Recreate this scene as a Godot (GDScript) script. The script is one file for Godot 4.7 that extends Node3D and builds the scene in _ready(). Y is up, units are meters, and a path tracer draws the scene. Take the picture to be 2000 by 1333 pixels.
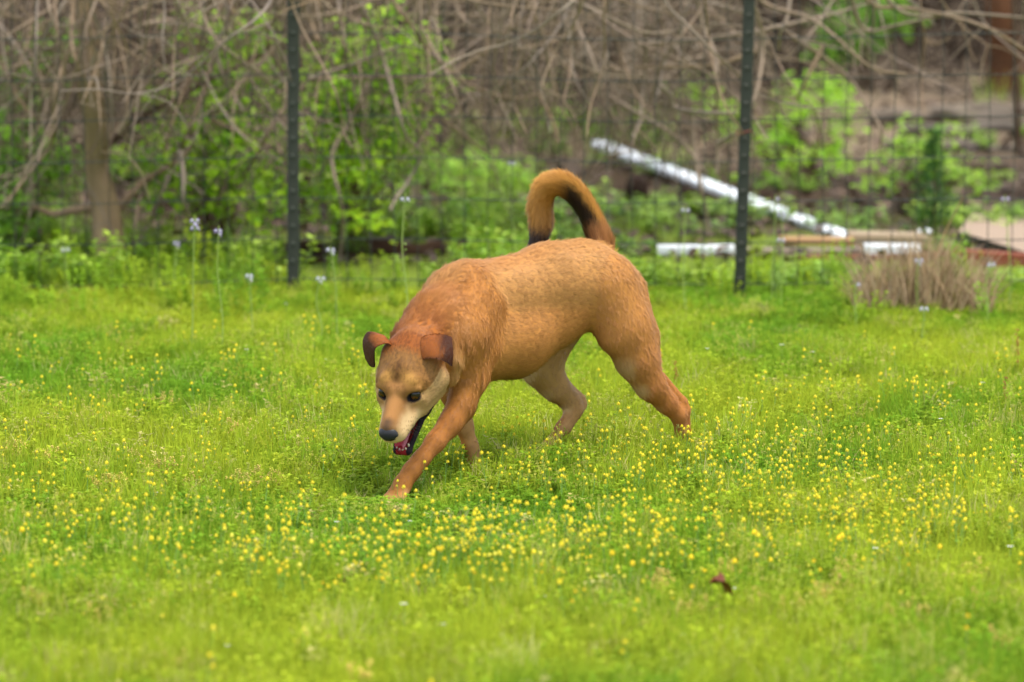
extends Node3D
# A tan dog prowling through a flowering meadow, a wire fence and bare spring woods behind it.

const F := 9960.0        # focal length in the photograph's pixels
const EYE := Vector3(0, 1.75, 12)
var cam_basis := Basis(Vector3.RIGHT, -0.11793)
var rng := RandomNumberGenerator.new()
var noise := FastNoiseLite.new()
var used := {}


class Buf:
	var v := PackedVector3Array()
	var n := PackedVector3Array()
	var c := PackedColorArray()
	var i := PackedInt32Array()
	func add(p: Vector3, nn: Vector3, cc: Color) -> int:
		v.append(p); n.append(nn); c.append(cc)
		return v.size() - 1
	func tri(a: int, b: int, d: int) -> void:
		i.append(a); i.append(b); i.append(d)
	func quad(a: int, b: int, d: int, e: int) -> void:
		tri(a, b, d); tri(a, d, e)
	func flat(a: Vector3, b: Vector3, d: Vector3, e: Vector3, cc: Color) -> void:
		var nn := (d - a).cross(b - a).normalized()
		var k := add(a, nn, cc); add(b, nn, cc); add(d, nn, cc); add(e, nn, cc)
		quad(k, k + 1, k + 2, k + 3)
	func mesh() -> ArrayMesh:
		var arr := []
		arr.resize(Mesh.ARRAY_MAX)
		arr[Mesh.ARRAY_VERTEX] = v; arr[Mesh.ARRAY_NORMAL] = n; arr[Mesh.ARRAY_COLOR] = c; arr[Mesh.ARRAY_INDEX] = i
		var m := ArrayMesh.new()
		m.add_surface_from_arrays(Mesh.PRIMITIVE_TRIANGLES, arr)
		return m


# ---------------------------------------------------------------- naming
func numbered(called: String) -> String:
	var k: int = used.get(called, 0)
	used[called] = k + 1
	return called if k == 0 else "%s_%03d" % [called, k]

func tag(o: Node, label: String, category := "", group := "", kind := "") -> void:
	if label: o.set_meta("label", label)
	if category: o.set_meta("category", category)
	if group: o.set_meta("group", group)
	if kind: o.set_meta("kind", kind)

func thing(called: String, at: Vector3, label: String, category: String, group := "") -> Node3D:
	var o := Node3D.new()
	o.name = numbered(called)
	o.position = at
	add_child(o, true)
	tag(o, label, category, group)
	return o

func part(called: String, m: Mesh, mat: Material, parent: Node, at := Vector3.ZERO) -> MeshInstance3D:
	var o := MeshInstance3D.new()
	o.name = called if parent != self else numbered(called)
	if parent != self:
		var k: int = parent.get_meta("n_" + called, 0)
		parent.set_meta("n_" + called, k + 1)
		if k: o.name = "%s_%03d" % [called, k]
	o.mesh = m
	o.material_override = mat
	o.position = at
	parent.add_child(o, true)
	return o

func scatter(called: String, m: Mesh, mat: Material, where: Array[Transform3D], tint: PackedColorArray, parent: Node) -> MultiMeshInstance3D:
	var mm := MultiMesh.new()
	mm.transform_format = MultiMesh.TRANSFORM_3D
	mm.use_colors = true
	mm.mesh = m
	mm.instance_count = where.size()
	for k in where.size():
		mm.set_instance_transform(k, where[k])
		mm.set_instance_color(k, tint[k])
	var o := MultiMeshInstance3D.new()
	o.name = numbered(called) if parent == self else called
	if parent != self:
		var q: int = parent.get_meta("n_" + called, 0)
		parent.set_meta("n_" + called, q + 1)
		if q: o.name = "%s_%03d" % [called, q]
	o.multimesh = mm
	o.material_override = mat
	o.set_meta("kind", "stuff")
	parent.add_child(o, true)
	return o

func paint_mat(rough := 0.8, back := Color.BLACK, spec := 0.5) -> StandardMaterial3D:
	var m := StandardMaterial3D.new()
	m.vertex_color_use_as_albedo = true
	m.roughness = rough
	m.metallic_specular = spec
	m.cull_mode = BaseMaterial3D.CULL_DISABLED
	if back != Color.BLACK:
		m.backlight_enabled = true
		m.backlight = back
	return m


# ---------------------------------------------------------------- the photograph's geometry, as places in the world
func at(px: float, py: float, z: float) -> Vector3:
	var d := cam_basis * Vector3((px - 1000.0) / F, -(py - 666.5) / F, -1.0)
	return EYE + d * ((z - EYE.z) / d.z)

func ground_at(px: float, py: float) -> Vector3:
	var d := cam_basis * Vector3((px - 1000.0) / F, -(py - 666.5) / F, -1.0)
	return EYE + d * (-EYE.y / d.y)

func px_size(px: float, z: float) -> float:
	return px * (EYE.z - z) / F

func rr(a: float, b: float) -> float:
	return rng.randf_range(a, b)

func lin(r: float, g: float, b: float, k := 1.0) -> Color:
	var c := Color(r / 255.0, g / 255.0, b / 255.0).srgb_to_linear()
	return Color(c.r * k, c.g * k, c.b * k)

func vary(c: Color, amount: float) -> Color:
	var k := 1.0 + rr(-amount, amount)
	return Color(c.r * k * (1.0 + rr(-amount, amount) * 0.3), c.g * k, c.b * k * (1.0 + rr(-amount, amount) * 0.3))


# ---------------------------------------------------------------- sweeps
func smooth_path(pts: PackedVector3Array, steps: int) -> PackedVector3Array:
	var out := PackedVector3Array()
	for k in pts.size() - 1:
		var p0 := pts[maxi(k - 1, 0)]
		var p3 := pts[mini(k + 2, pts.size() - 1)]
		for s in steps:
			out.append(pts[k].cubic_interpolate(pts[k + 1], p0, p3, float(s) / steps))
	out.append(pts[pts.size() - 1])
	return out

func tube(b: Buf, pts: PackedVector3Array, r0: float, r1: float, sides: int, col: Color, knots := 0.0, flare := 0.0) -> void:
	var side := Vector3.RIGHT
	var start := b.v.size()
	var m := pts.size()
	for k in m:
		var dir := (pts[mini(k + 1, m - 1)] - pts[maxi(k - 1, 0)]).normalized()
		side = (side - dir * side.dot(dir))
		if side.length() < 1e-3: side = dir.cross(Vector3(0.3, 0.2, 1)).cross(dir)
		side = side.normalized()
		var up := dir.cross(side)
		var t := float(k) / (m - 1)
		var r := lerpf(r0, r1, t) + flare * pow(1.0 - t, 6.0)
		for s in sides:
			var a := TAU * s / sides
			var q := side * cos(a) + up * sin(a)
			var rk := r
			if knots > 0.0:
				rk = r * (1.0 + knots * noise.get_noise_3d(pts[k].x * 60 + q.x * 40, pts[k].y * 30, pts[k].z * 60 + q.z * 40))
			var shade := 1.0 + (0.35 if r0 < 0.02 else 0.65) * noise.get_noise_3d(pts[k].x * 90 + q.x * 25, pts[k].y * 50, q.z * 25)
			b.add(pts[k] + q * rk, q, Color(col.r * shade, col.g * shade, col.b * shade))
	for k in m - 1:
		for s in sides:
			var s2 := (s + 1) % sides
			b.quad(start + k * sides + s, start + (k + 1) * sides + s, start + (k + 1) * sides + s2, start + k * sides + s2)
	var tip := b.add(pts[m - 1], (pts[m - 1] - pts[m - 2]).normalized(), col)
	for s in sides:
		b.tri(start + (m - 1) * sides + s, tip, start + (m - 1) * sides + (s + 1) % sides)

func bar(b: Buf, p: Vector3, q: Vector3, w: float, h: float, col: Color, up := Vector3.UP, bevel := 0.004, grain := 0.22) -> void:
	# a board from p to q with chamfered edges
	var d := (q - p).normalized()
	var s := d.cross(up).normalized()
	var u := s.cross(d).normalized()
	var prof := [Vector2(-w / 2 + bevel, -h / 2), Vector2(w / 2 - bevel, -h / 2), Vector2(w / 2, -h / 2 + bevel), Vector2(w / 2, h / 2 - bevel), Vector2(w / 2 - bevel, h / 2), Vector2(-w / 2 + bevel, h / 2), Vector2(-w / 2, h / 2 - bevel), Vector2(-w / 2, -h / 2 + bevel)]
	var n := 14
	for k in n:
		var a := p.lerp(q, float(k) / n)
		var e := p.lerp(q, float(k + 1) / n)
		for j in 8:
			var x: Vector2 = prof[j]
			var y: Vector2 = prof[(j + 1) % 8]
			var sh := 1.0 + grain * noise.get_noise_3d(a.x * 70, j * 31.0, a.z * 70)
			b.flat(a + s * x.x + u * x.y, a + s * y.x + u * y.y, e + s * y.x + u * y.y, e + s * x.x + u * x.y, Color(col.r * sh, col.g * sh, col.b * sh))
	for e in [p, q]:
		var k0 := b.v.size()
		for j in 8:
			b.add(e + s * prof[j].x + u * prof[j].y, (e - (p + q) * 0.5).normalized(), col)
		for j in range(1, 7):
			b.tri(k0, k0 + j, k0 + j + 1)


# ---------------------------------------------------------------- the dog
# A bone is a tapered capsule with a blend sharpness, a coat colour, a hair direction and a hair length.
class Bone:
	var a: Vector3
	var b: Vector3
	var ra: float
	var rb: float
	var k: float
	var col: Color
	var flow: Vector3
	var hair: float
	var headward := 0.0     # 1 for the head and neck, which a finer grid covers

var bones: Array[Bone] = []
var carves: Array[Bone] = []
var head_at: Vector3
var head_basis: Basis
const HU := 0.0118       # metres per unit of the head's own measure

func bone(a: Vector3, b: Vector3, ra: float, rb: float, k: float, col: Color, hair := 0.013, flow := Vector3.ZERO) -> void:
	var o := Bone.new()
	o.a = a; o.b = b; o.ra = ra; o.rb = rb; o.k = k; o.col = col; o.hair = hair
	o.flow = flow.normalized() if flow != Vector3.ZERO else ((b - a).normalized() if a.distance_to(b) > 1e-4 else Vector3.DOWN)
	bones.append(o)

func limb(spots: Array, k: float, col: Color, hair := 0.010, col_end := Color(-1, 0, 0)) -> void:
	# each spot: pixel x, pixel y, depth, radius in pixels
	var n := spots.size() - 1
	for j in n:
		var p: Array = spots[j]
		var q: Array = spots[j + 1]
		var c := col if col_end.r < 0.0 else col.lerp(col_end, float(j) / maxi(n - 1, 1))
		bone(at(p[0], p[1], p[2]), at(q[0], q[1], q[2]), px_size(p[3], p[2]), px_size(q[3], q[2]), k, c, hair)

func hd(x: float, y: float, z: float) -> Vector3:
	return head_at + head_basis * (Vector3(x, y, z) * HU)

func head_bone(a: Vector3, b: Vector3, ra: float, rb: float, k: float, col: Color, hair: float, flow := Vector3(0, 0.1, -1)) -> void:
	bone(hd(a.x, a.y, a.z), hd(b.x, b.y, b.z), ra * HU, rb * HU, k / HU, col, hair, head_basis * flow)

func pair_bone(a: Vector3, b: Vector3, ra: float, rb: float, k: float, col: Color, hair: float, flow := Vector3(0, 0.1, -1)) -> void:
	head_bone(a, b, ra, rb, k, col, hair, flow)
	head_bone(Vector3(-a.x, a.y, a.z), Vector3(-b.x, b.y, b.z), ra, rb, k, col, hair, Vector3(-flow.x, flow.y, flow.z))

func carve(a: Vector3, b: Vector3, ra: float, rb: float) -> void:
	var o := Bone.new()
	o.a = hd(a.x, a.y, a.z); o.b = hd(b.x, b.y, b.z); o.ra = ra * HU; o.rb = rb * HU
	carves.append(o)


func skin(out: Buf, flow: PackedVector3Array, hair: PackedFloat32Array, lo: Vector3, hi: Vector3, h: float, cut_at: Vector3, cut_dir: Vector3, fine: bool) -> void:
	# surface nets over the smooth union of the bones; only the side of the cut that cut_dir points to is kept
	var nx := int((hi.x - lo.x) / h) + 2
	var ny := int((hi.y - lo.y) / h) + 2
	var nz := int((hi.z - lo.z) / h) + 2
	var total := nx * ny * nz
	var field := PackedFloat32Array(); field.resize(total)
	var wsum := PackedFloat32Array(); wsum.resize(total)
	var cr := PackedFloat32Array(); cr.resize(total)
	var cg := PackedFloat32Array(); cg.resize(total)
	var cb := PackedFloat32Array(); cb.resize(total)
	var fx := PackedFloat32Array(); fx.resize(total)
	var fy := PackedFloat32Array(); fy.resize(total)
	var fz := PackedFloat32Array(); fz.resize(total)
	var hl := PackedFloat32Array(); hl.resize(total)
	var hw := PackedFloat32Array(); hw.resize(total)
	for o in bones:
		var m := 4.2 / o.k + 2.0 * h
		var r := maxf(o.ra, o.rb) + m
		var blo := (o.a.min(o.b) - Vector3(r, r, r) - lo) / h
		var bhi := (o.a.max(o.b) + Vector3(r, r, r) - lo) / h
		var x0 := clampi(int(blo.x), 0, nx); var x1 := clampi(int(bhi.x) + 1, 0, nx)
		var y0 := clampi(int(blo.y), 0, ny); var y1 := clampi(int(bhi.y) + 1, 0, ny)
		var z0 := clampi(int(blo.z), 0, nz); var z1 := clampi(int(bhi.z) + 1, 0, nz)
		var ab := o.b - o.a
		var inv := 1.0 / maxf(ab.length_squared(), 1e-9)
		var a := o.a; var ra := o.ra; var dr := o.rb - o.ra; var k := o.k
		var col := o.col; var fl := o.flow; var ln := o.hair
		for z in range(z0, z1):
			for y in range(y0, y1):
				var row := (z * ny + y) * nx
				for x in range(x0, x1):
					var ap := Vector3(lo.x + x * h, lo.y + y * h, lo.z + z * h) - a
					var t := clampf(ap.dot(ab) * inv, 0.0, 1.0)
					var d := (ap - ab * t).length() - ra - dr * t
					if d < m:
						var e := exp(-k * maxf(d, -0.05))
						var n := row + x
						field[n] += e
						if d > -0.04 and d < 0.03:
							e = minf(e, 3.0)
							e = e * e + 1e-6
							wsum[n] += e
							cr[n] += col.r * e; cg[n] += col.g * e; cb[n] += col.b * e
							fx[n] += fl.x * e; fy[n] += fl.y * e; fz[n] += fl.z * e
							hl[n] += ln * e
							hw[n] += o.headward * e
	# signed values: positive inside
	for n in total:
		var s := field[n]
		field[n] = log(s) if s > 1e-4 else -9.0
	for o in carves:
		var r := maxf(o.ra, o.rb) + 3.0 * h
		var blo := (o.a.min(o.b) - Vector3(r, r, r) - lo) / h
		var bhi := (o.a.max(o.b) + Vector3(r, r, r) - lo) / h
		var ab := o.b - o.a
		var inv := 1.0 / maxf(ab.length_squared(), 1e-9)
		for z in range(clampi(int(blo.z), 0, nz), clampi(int(bhi.z) + 1, 0, nz)):
			for y in range(clampi(int(blo.y), 0, ny), clampi(int(bhi.y) + 1, 0, ny)):
				for x in range(clampi(int(blo.x), 0, nx), clampi(int(bhi.x) + 1, 0, nx)):
					var ap := Vector3(lo.x + x * h, lo.y + y * h, lo.z + z * h) - o.a
					var t := clampf(ap.dot(ab) * inv, 0.0, 1.0)
					var d := (ap - ab * t).length() - lerpf(o.ra, o.rb, t)
					var n := (z * ny + y) * nx + x
					field[n] = minf(field[n], d * 200.0)
	var cell := PackedInt32Array(); cell.resize(total); cell.fill(-1)
	var off := [0, 1, nx, nx + 1, nx * ny, nx * ny + 1, nx * ny + nx, nx * ny + nx + 1]
	var edges := [[0, 1], [2, 3], [4, 5], [6, 7], [0, 2], [1, 3], [4, 6], [5, 7], [0, 4], [1, 5], [2, 6], [3, 7]]
	var corner := [Vector3(0, 0, 0), Vector3(1, 0, 0), Vector3(0, 1, 0), Vector3(1, 1, 0), Vector3(0, 0, 1), Vector3(1, 0, 1), Vector3(0, 1, 1), Vector3(1, 1, 1)]
	var o7: int = off[7]
	var sx := nx
	var sy := nx * ny
	for z in range(1, nz - 2):
		for y in range(1, ny - 2):
			var row := (z * ny + y) * nx
			for x in range(1, nx - 2):
				var n := row + x
				var f0 := field[n]
				if f0 < -8.0 and field[n + o7] < -8.0: continue
				var s0 := f0 > 0.0
				if s0 == (field[n + 1] > 0.0) and s0 == (field[n + sx] > 0.0) and s0 == (field[n + sx + 1] > 0.0) and s0 == (field[n + sy] > 0.0) and s0 == (field[n + sy + 1] > 0.0) and s0 == (field[n + sy + sx] > 0.0) and s0 == (field[n + o7] > 0.0): continue
				var sum := Vector3.ZERO
				var hits := 0
				for e in edges:
					var va := field[n + off[e[0]]]
					var vb := field[n + off[e[1]]]
					if (va > 0.0) != (vb > 0.0):
						sum += corner[e[0]].lerp(corner[e[1]], va / (va - vb))
						hits += 1
				var loc := sum / hits
				var pos := lo + (Vector3(x, y, z) + loc) * h
				var share := (hw[n] + hw[n + o7]) / (wsum[n] + wsum[n + o7] + 1e-9)
				var front := (pos - cut_at).dot(cut_dir)
				if fine and (front < -0.003 or share < 0.40): continue
				if not fine and front < -0.003 and share > 0.5: continue
				var g := Vector3.ZERO
				var w := 1e-9
				var c := Vector3.ZERO
				var fl := Vector3.ZERO
				var ln := 0.0
				for q in 8:
					var m: int = n + off[q]
					g += Vector3(field[m + 1] - field[m - 1], field[m + sx] - field[m - sx], field[m + sy] - field[m - sy])
					w += wsum[m]
					c += Vector3(cr[m], cg[m], cb[m])
					fl += Vector3(fx[m], fy[m], fz[m])
					ln += hl[m]
				cell[n] = out.add(pos, -g.normalized(), Color(c.x / w, c.y / w, c.z / w))
				flow.append(fl / w)
				hair.append(ln / w)
	for z in range(1, nz - 2):
		for y in range(1, ny - 2):
			var row := (z * ny + y) * nx
			for x in range(1, nx - 2):
				var n := row + x
				var c0 := cell[n]
				if c0 < 0: continue
				var s0 := field[n] > 0.0
				if s0 != (field[n + 1] > 0.0):
					quad_of(out, cell[n - sx - sy], cell[n - sy], c0, cell[n - sx], s0)
				if s0 != (field[n + sx] > 0.0):
					quad_of(out, cell[n - 1 - sy], cell[n - 1], c0, cell[n - sy], s0)
				if s0 != (field[n + sy] > 0.0):
					quad_of(out, cell[n - 1 - sx], cell[n - sx], c0, cell[n - 1], s0)

func quad_of(out: Buf, a: int, b: int, c: int, d: int, inside: bool) -> void:
	if a < 0 or b < 0 or c < 0 or d < 0: return
	if inside: out.quad(a, d, c, b)
	else: out.quad(a, b, c, d)


# coat colours; the belly includes its underside shade
const K := 0.66
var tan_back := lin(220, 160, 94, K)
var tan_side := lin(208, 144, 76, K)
var belly := lin(168, 118, 64, K)  # shade under the trunk is put into this colour
var shoulder := lin(200, 134, 66, K)
var neck_red := lin(180, 108, 50, K)
var head_red := lin(164, 94, 44, K)
var leg_tan := lin(192, 126, 66, K)
var cream := lin(236, 202, 152, K)
var mask_brown := lin(158, 112, 62, K)
var black_skin := Color(0.012, 0.011, 0.012)

func dog_bones() -> void:
	# trunk
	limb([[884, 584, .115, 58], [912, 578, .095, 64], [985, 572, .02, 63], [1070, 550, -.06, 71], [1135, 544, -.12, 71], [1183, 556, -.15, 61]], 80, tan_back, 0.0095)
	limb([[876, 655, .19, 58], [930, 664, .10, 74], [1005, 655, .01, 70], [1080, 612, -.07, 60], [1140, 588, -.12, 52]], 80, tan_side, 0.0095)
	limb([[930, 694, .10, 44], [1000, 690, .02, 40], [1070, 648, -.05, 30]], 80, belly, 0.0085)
	# neck, its hair lying back from the head
	var trunk_bones := bones.size()
	limb([[815, 672, .27, 54], [854, 630, .21, 58], [888, 598, .12, 54]], 80, neck_red, 0.0115, shoulder)
	limb([[845, 700, .25, 49], [876, 664, .17, 52]], 80, shoulder, 0.011)
	limb([[874, 652, .275, 15], [886, 700, .285, 15], [882, 738, .278, 12]], 190, lin(214, 158, 90, K), 0.011)
	for k in range(trunk_bones, bones.size()): bones[k].headward = 1.0
	# near foreleg, reaching forward
	limb([[926, 556, .145, 26], [920, 600, .18, 36], [905, 655, .23, 48]], 62, shoulder, 0.0095)
	limb([[944, 605, .15, 38], [934, 680, .185, 36], [922, 735, .21, 28]], 120, shoulder, 0.009)
	limb([[905, 655, .23, 50], [917, 735, .21, 32], [902, 788, .235, 26]], 105, shoulder, 0.009)
	limb([[902, 788, .235, 25], [880, 826, .262, 22], [850, 864, .295, 18.5], [822, 898, .322, 15.5], [804, 920, .335, 16]], 170, leg_tan, 0.006)
	limb([[915, 778, .215, 12], [908, 806, .225, 13], [878, 846, .262, 10]], 200, leg_tan, 0.006)
	limb([[804, 920, .335, 16], [786, 946, .35, 16]], 170, leg_tan, 0.005)
	limb([[786, 946, .35, 16], [770, 966, .372, 13]], 220, leg_tan, 0.004)
	for t in [[-13, 4], [-3, 9], [8, 10], [18, 5]]:
		limb([[781 + t[0] * 0.6, 958, .355, 8], [767 + t[0], 970 + t[1], .39, 7], [762 + t[0], 977 + t[1], .40, 5.5]], 330, lin(205, 150, 95, K), 0.003)
	# far foreleg, trailing
	limb([[868, 665, .09, 46], [888, 762, .04, 29]], 90, shoulder, 0.009)
	limb([[888, 762, .04, 28], [906, 832, .02, 17], [918, 868, .008, 13], [922, 886, .0, 13.5], [926, 912, .01, 12.5]], 170, leg_tan, 0.006)
	limb([[926, 912, .01, 13], [916, 930, .035, 14]], 160, leg_tan, 0.004)
	for t in [-9, -2, 5, 12]:
		limb([[918 + t * 0.5, 928, .035, 7], [911 + t, 938, .06, 6.5]], 330, leg_tan, 0.003)
	# near hind leg, pushing off behind
	limb([[1186, 560, -.10, 60], [1220, 640, -.10, 49], [1243, 702, -.11, 38], [1270, 752, -.13, 26], [1300, 786, -.165, 19]], 95, tan_side, 0.0085, leg_tan)
	limb([[1228, 570, -.15, 36], [1256, 655, -.15, 27], [1274, 700, -.15, 16]], 100, tan_side, 0.0085)
	limb([[1190, 600, -.085, 34], [1196, 660, -.075, 26]], 110, tan_side, 0.009)
	limb([[1300, 786, -.165, 18], [1325, 812, -.19, 14.5]], 180, leg_tan, 0.006)
	limb([[1292, 735, -.17, 8], [1334, 784, -.20, 7.5], [1340, 800, -.205, 8.5]], 260, leg_tan, 0.005)
	limb([[1325, 810, -.19, 14], [1330, 848, -.21, 10.5], [1335, 884, -.23, 13]], 220, lin(194, 130, 78, K), 0.005)
	limb([[1340, 802, -.205, 7.5], [1344, 850, -.225, 7]], 260, lin(186, 122, 72, K), 0.004)
	limb([[1337, 886, -.23, 13], [1326, 902, -.20, 14]], 170, leg_tan, 0.004)
	for t in [-10, -3, 5, 12]:
		limb([[1328 + t * 0.5, 900, -.20, 7], [1319 + t, 907, -.17, 6.5]], 330, leg_tan, 0.003)
	# far hind leg, stepping under the belly
	limb([[1122, 595, -.23, 50], [1060, 690, -.19, 40], [1056, 716, -.19, 36], [1084, 756, -.205, 24], [1114, 784, -.225, 17]], 95, lin(190, 140, 82, K), 0.008)
	limb([[1100, 746, -.23, 8], [1135, 780, -.245, 7.5], [1138, 790, -.245, 8]], 260, lin(190, 140, 82, K), 0.005)
	limb([[1114, 784, -.225, 17], [1122, 800, -.225, 14], [1098, 836, -.195, 11.5], [1072, 872, -.165, 11.5]], 190, lin(184, 126, 74, K), 0.005)
	limb([[1137, 792, -.245, 7], [1108, 842, -.205, 6.5]], 260, lin(180, 120, 70, K), 0.004)
	limb([[1072, 872, -.165, 12], [1050, 892, -.145, 14]], 170, lin(178, 120, 72, K), 0.004)
	for t in [-9, -2, 5, 12]:
		limb([[1052 + t * 0.5, 892, -.145, 7], [1040 + t, 899, -.12, 6.5]], 330, leg_tan, 0.003)
	# tail, curled up and over to the far side
	var tail := PackedVector3Array()
	for s in [[1178, 490, -.19], [1167, 456, -.20], [1152, 420, -.21], [1131, 386, -.22], [1101, 361, -.23], [1072, 365, -.25], [1057, 394, -.27], [1057, 430, -.28], [1052, 462, -.28], [1042, 482, -.28]]:
		tail.append(at(s[0], s[1], s[2]))
	tail = smooth_path(tail, 4)
	for n in tail.size() - 1:
		var t := float(n) / (tail.size() - 2)
		var r := px_size((lerpf(19, 13, smoothstep(0.0, 0.2, t)) + 3.0 * smoothstep(0.25, 0.5, t)) * (1.0 - 0.75 * smoothstep(0.75, 1.0, t)), -.23)
		bone(tail[n], tail[n + 1], r, r, 260, lin(220, 156, 70, K), 0.020)


func head_bones() -> void:
	head_bone(Vector3(0, 0.6, -8.2), Vector3(0, 0.9, -2.0), 4.9, 4.3, 2.2, head_red, 0.008, Vector3(0, 0.2, -1))
	pair_bone(Vector3(2.5, 0.4, -6.5), Vector3(2.7, -0.2, -1.6), 4.0, 3.3, 2.2, mask_brown, 0.007)
	pair_bone(Vector3(2.5, 2.2, 0.6), Vector3(1.2, 1.7, 2.2), 1.7, 1.5, 2.6, mask_brown, 0.005, Vector3(0.3, 0.4, -1))
	pair_bone(Vector3(4.9, -2.2, -4.2), Vector3(3.4, -1.8, 1.2), 2.6, 2.1, 2.3, mask_brown, 0.008, Vector3(0.4, -0.5, -1))
	pair_bone(Vector3(4.1, -4.4, -3.6), Vector3(2.9, -3.6, 2.0), 2.3, 1.9, 2.3, lin(206, 162, 106, K), 0.008, Vector3(0.3, -0.6, -1))
	head_bone(Vector3(0, -1.0, 1.0), Vector3(0, -1.7, 9.0), 3.1, 2.2, 2.6, cream, 0.004, Vector3(0, 0.1, -1))
	head_bone(Vector3(0, 0.7, 2.0), Vector3(0, -0.5, 9.8), 1.5, 1.25, 2.6, mask_brown, 0.003, Vector3(0, 0.1, -1))
	pair_bone(Vector3(2.2, -3.0, 2.2), Vector3(1.2, -2.9, 9.3), 1.9, 1.55, 2.8, cream, 0.004, Vector3(0.3, -0.2, -1))
	pair_bone(Vector3(3.0, -4.3, 1.4), Vector3(1.35, -3.6, 8.8), 0.75, 0.9, 4.0, cream, 0.003, Vector3(0.3, -0.2, -1))
	head_bone(Vector3(0, -1.5, 9.6), Vector3(0, -2.6, 10.0), 1.7, 1.5, 3.0, cream, 0.002)
	# lower jaw, mouth open
	pair_bone(Vector3(3.7, -5.0, -3.4), Vector3(3.1, -6.3, 0.6), 1.7, 1.1, 2.6, cream, 0.006, Vector3(0, -0.3, -1))
	pair_bone(Vector3(3.1, -6.3, 0.6), Vector3(1.15, -9.5, 8.3), 0.72, 0.66, 3.8, cream, 0.003, Vector3(0, -0.1, -1))
	head_bone(Vector3(-1.1, -9.6, 8.5), Vector3(1.1, -9.6, 8.5), 0.75, 0.75, 3.5, cream, 0.003, Vector3(0, -0.4, -1))
	head_bone(Vector3(0, -7.8, 0.0), Vector3(0, -10.0, 7.6), 1.6, 0.85, 3.0, cream, 0.005, Vector3(0, -0.2, -1))
	head_bone(Vector3(0, -4.5, -6.0), Vector3(0, -6.0, -1.0), 4.0, 2.8, 2.2, neck_red, 0.010, Vector3(0, -0.2, -1))
	# eyelids, brow ridge over the eyes
	pair_bone(Vector3(2.35, 2.2, 2.35), Vector3(4.2, 1.75, 1.65), 0.56, 0.5, 5.0, black_skin, 0.003, Vector3(0.3, 0.5, -1))
	pair_bone(Vector3(2.4, -0.45, 3.4), Vector3(4.3, -0.5, 2.2), 0.5, 0.5, 5.0, mask_brown, 0.003, Vector3(0.3, -0.5, -1))
	# sockets
	for s in [-1.0, 1.0]:
		carve(Vector3(3.45 * s, 0.75, 3.3), Vector3(3.9 * s, 0.8, 4.2), 1.0, 1.1)


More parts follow.
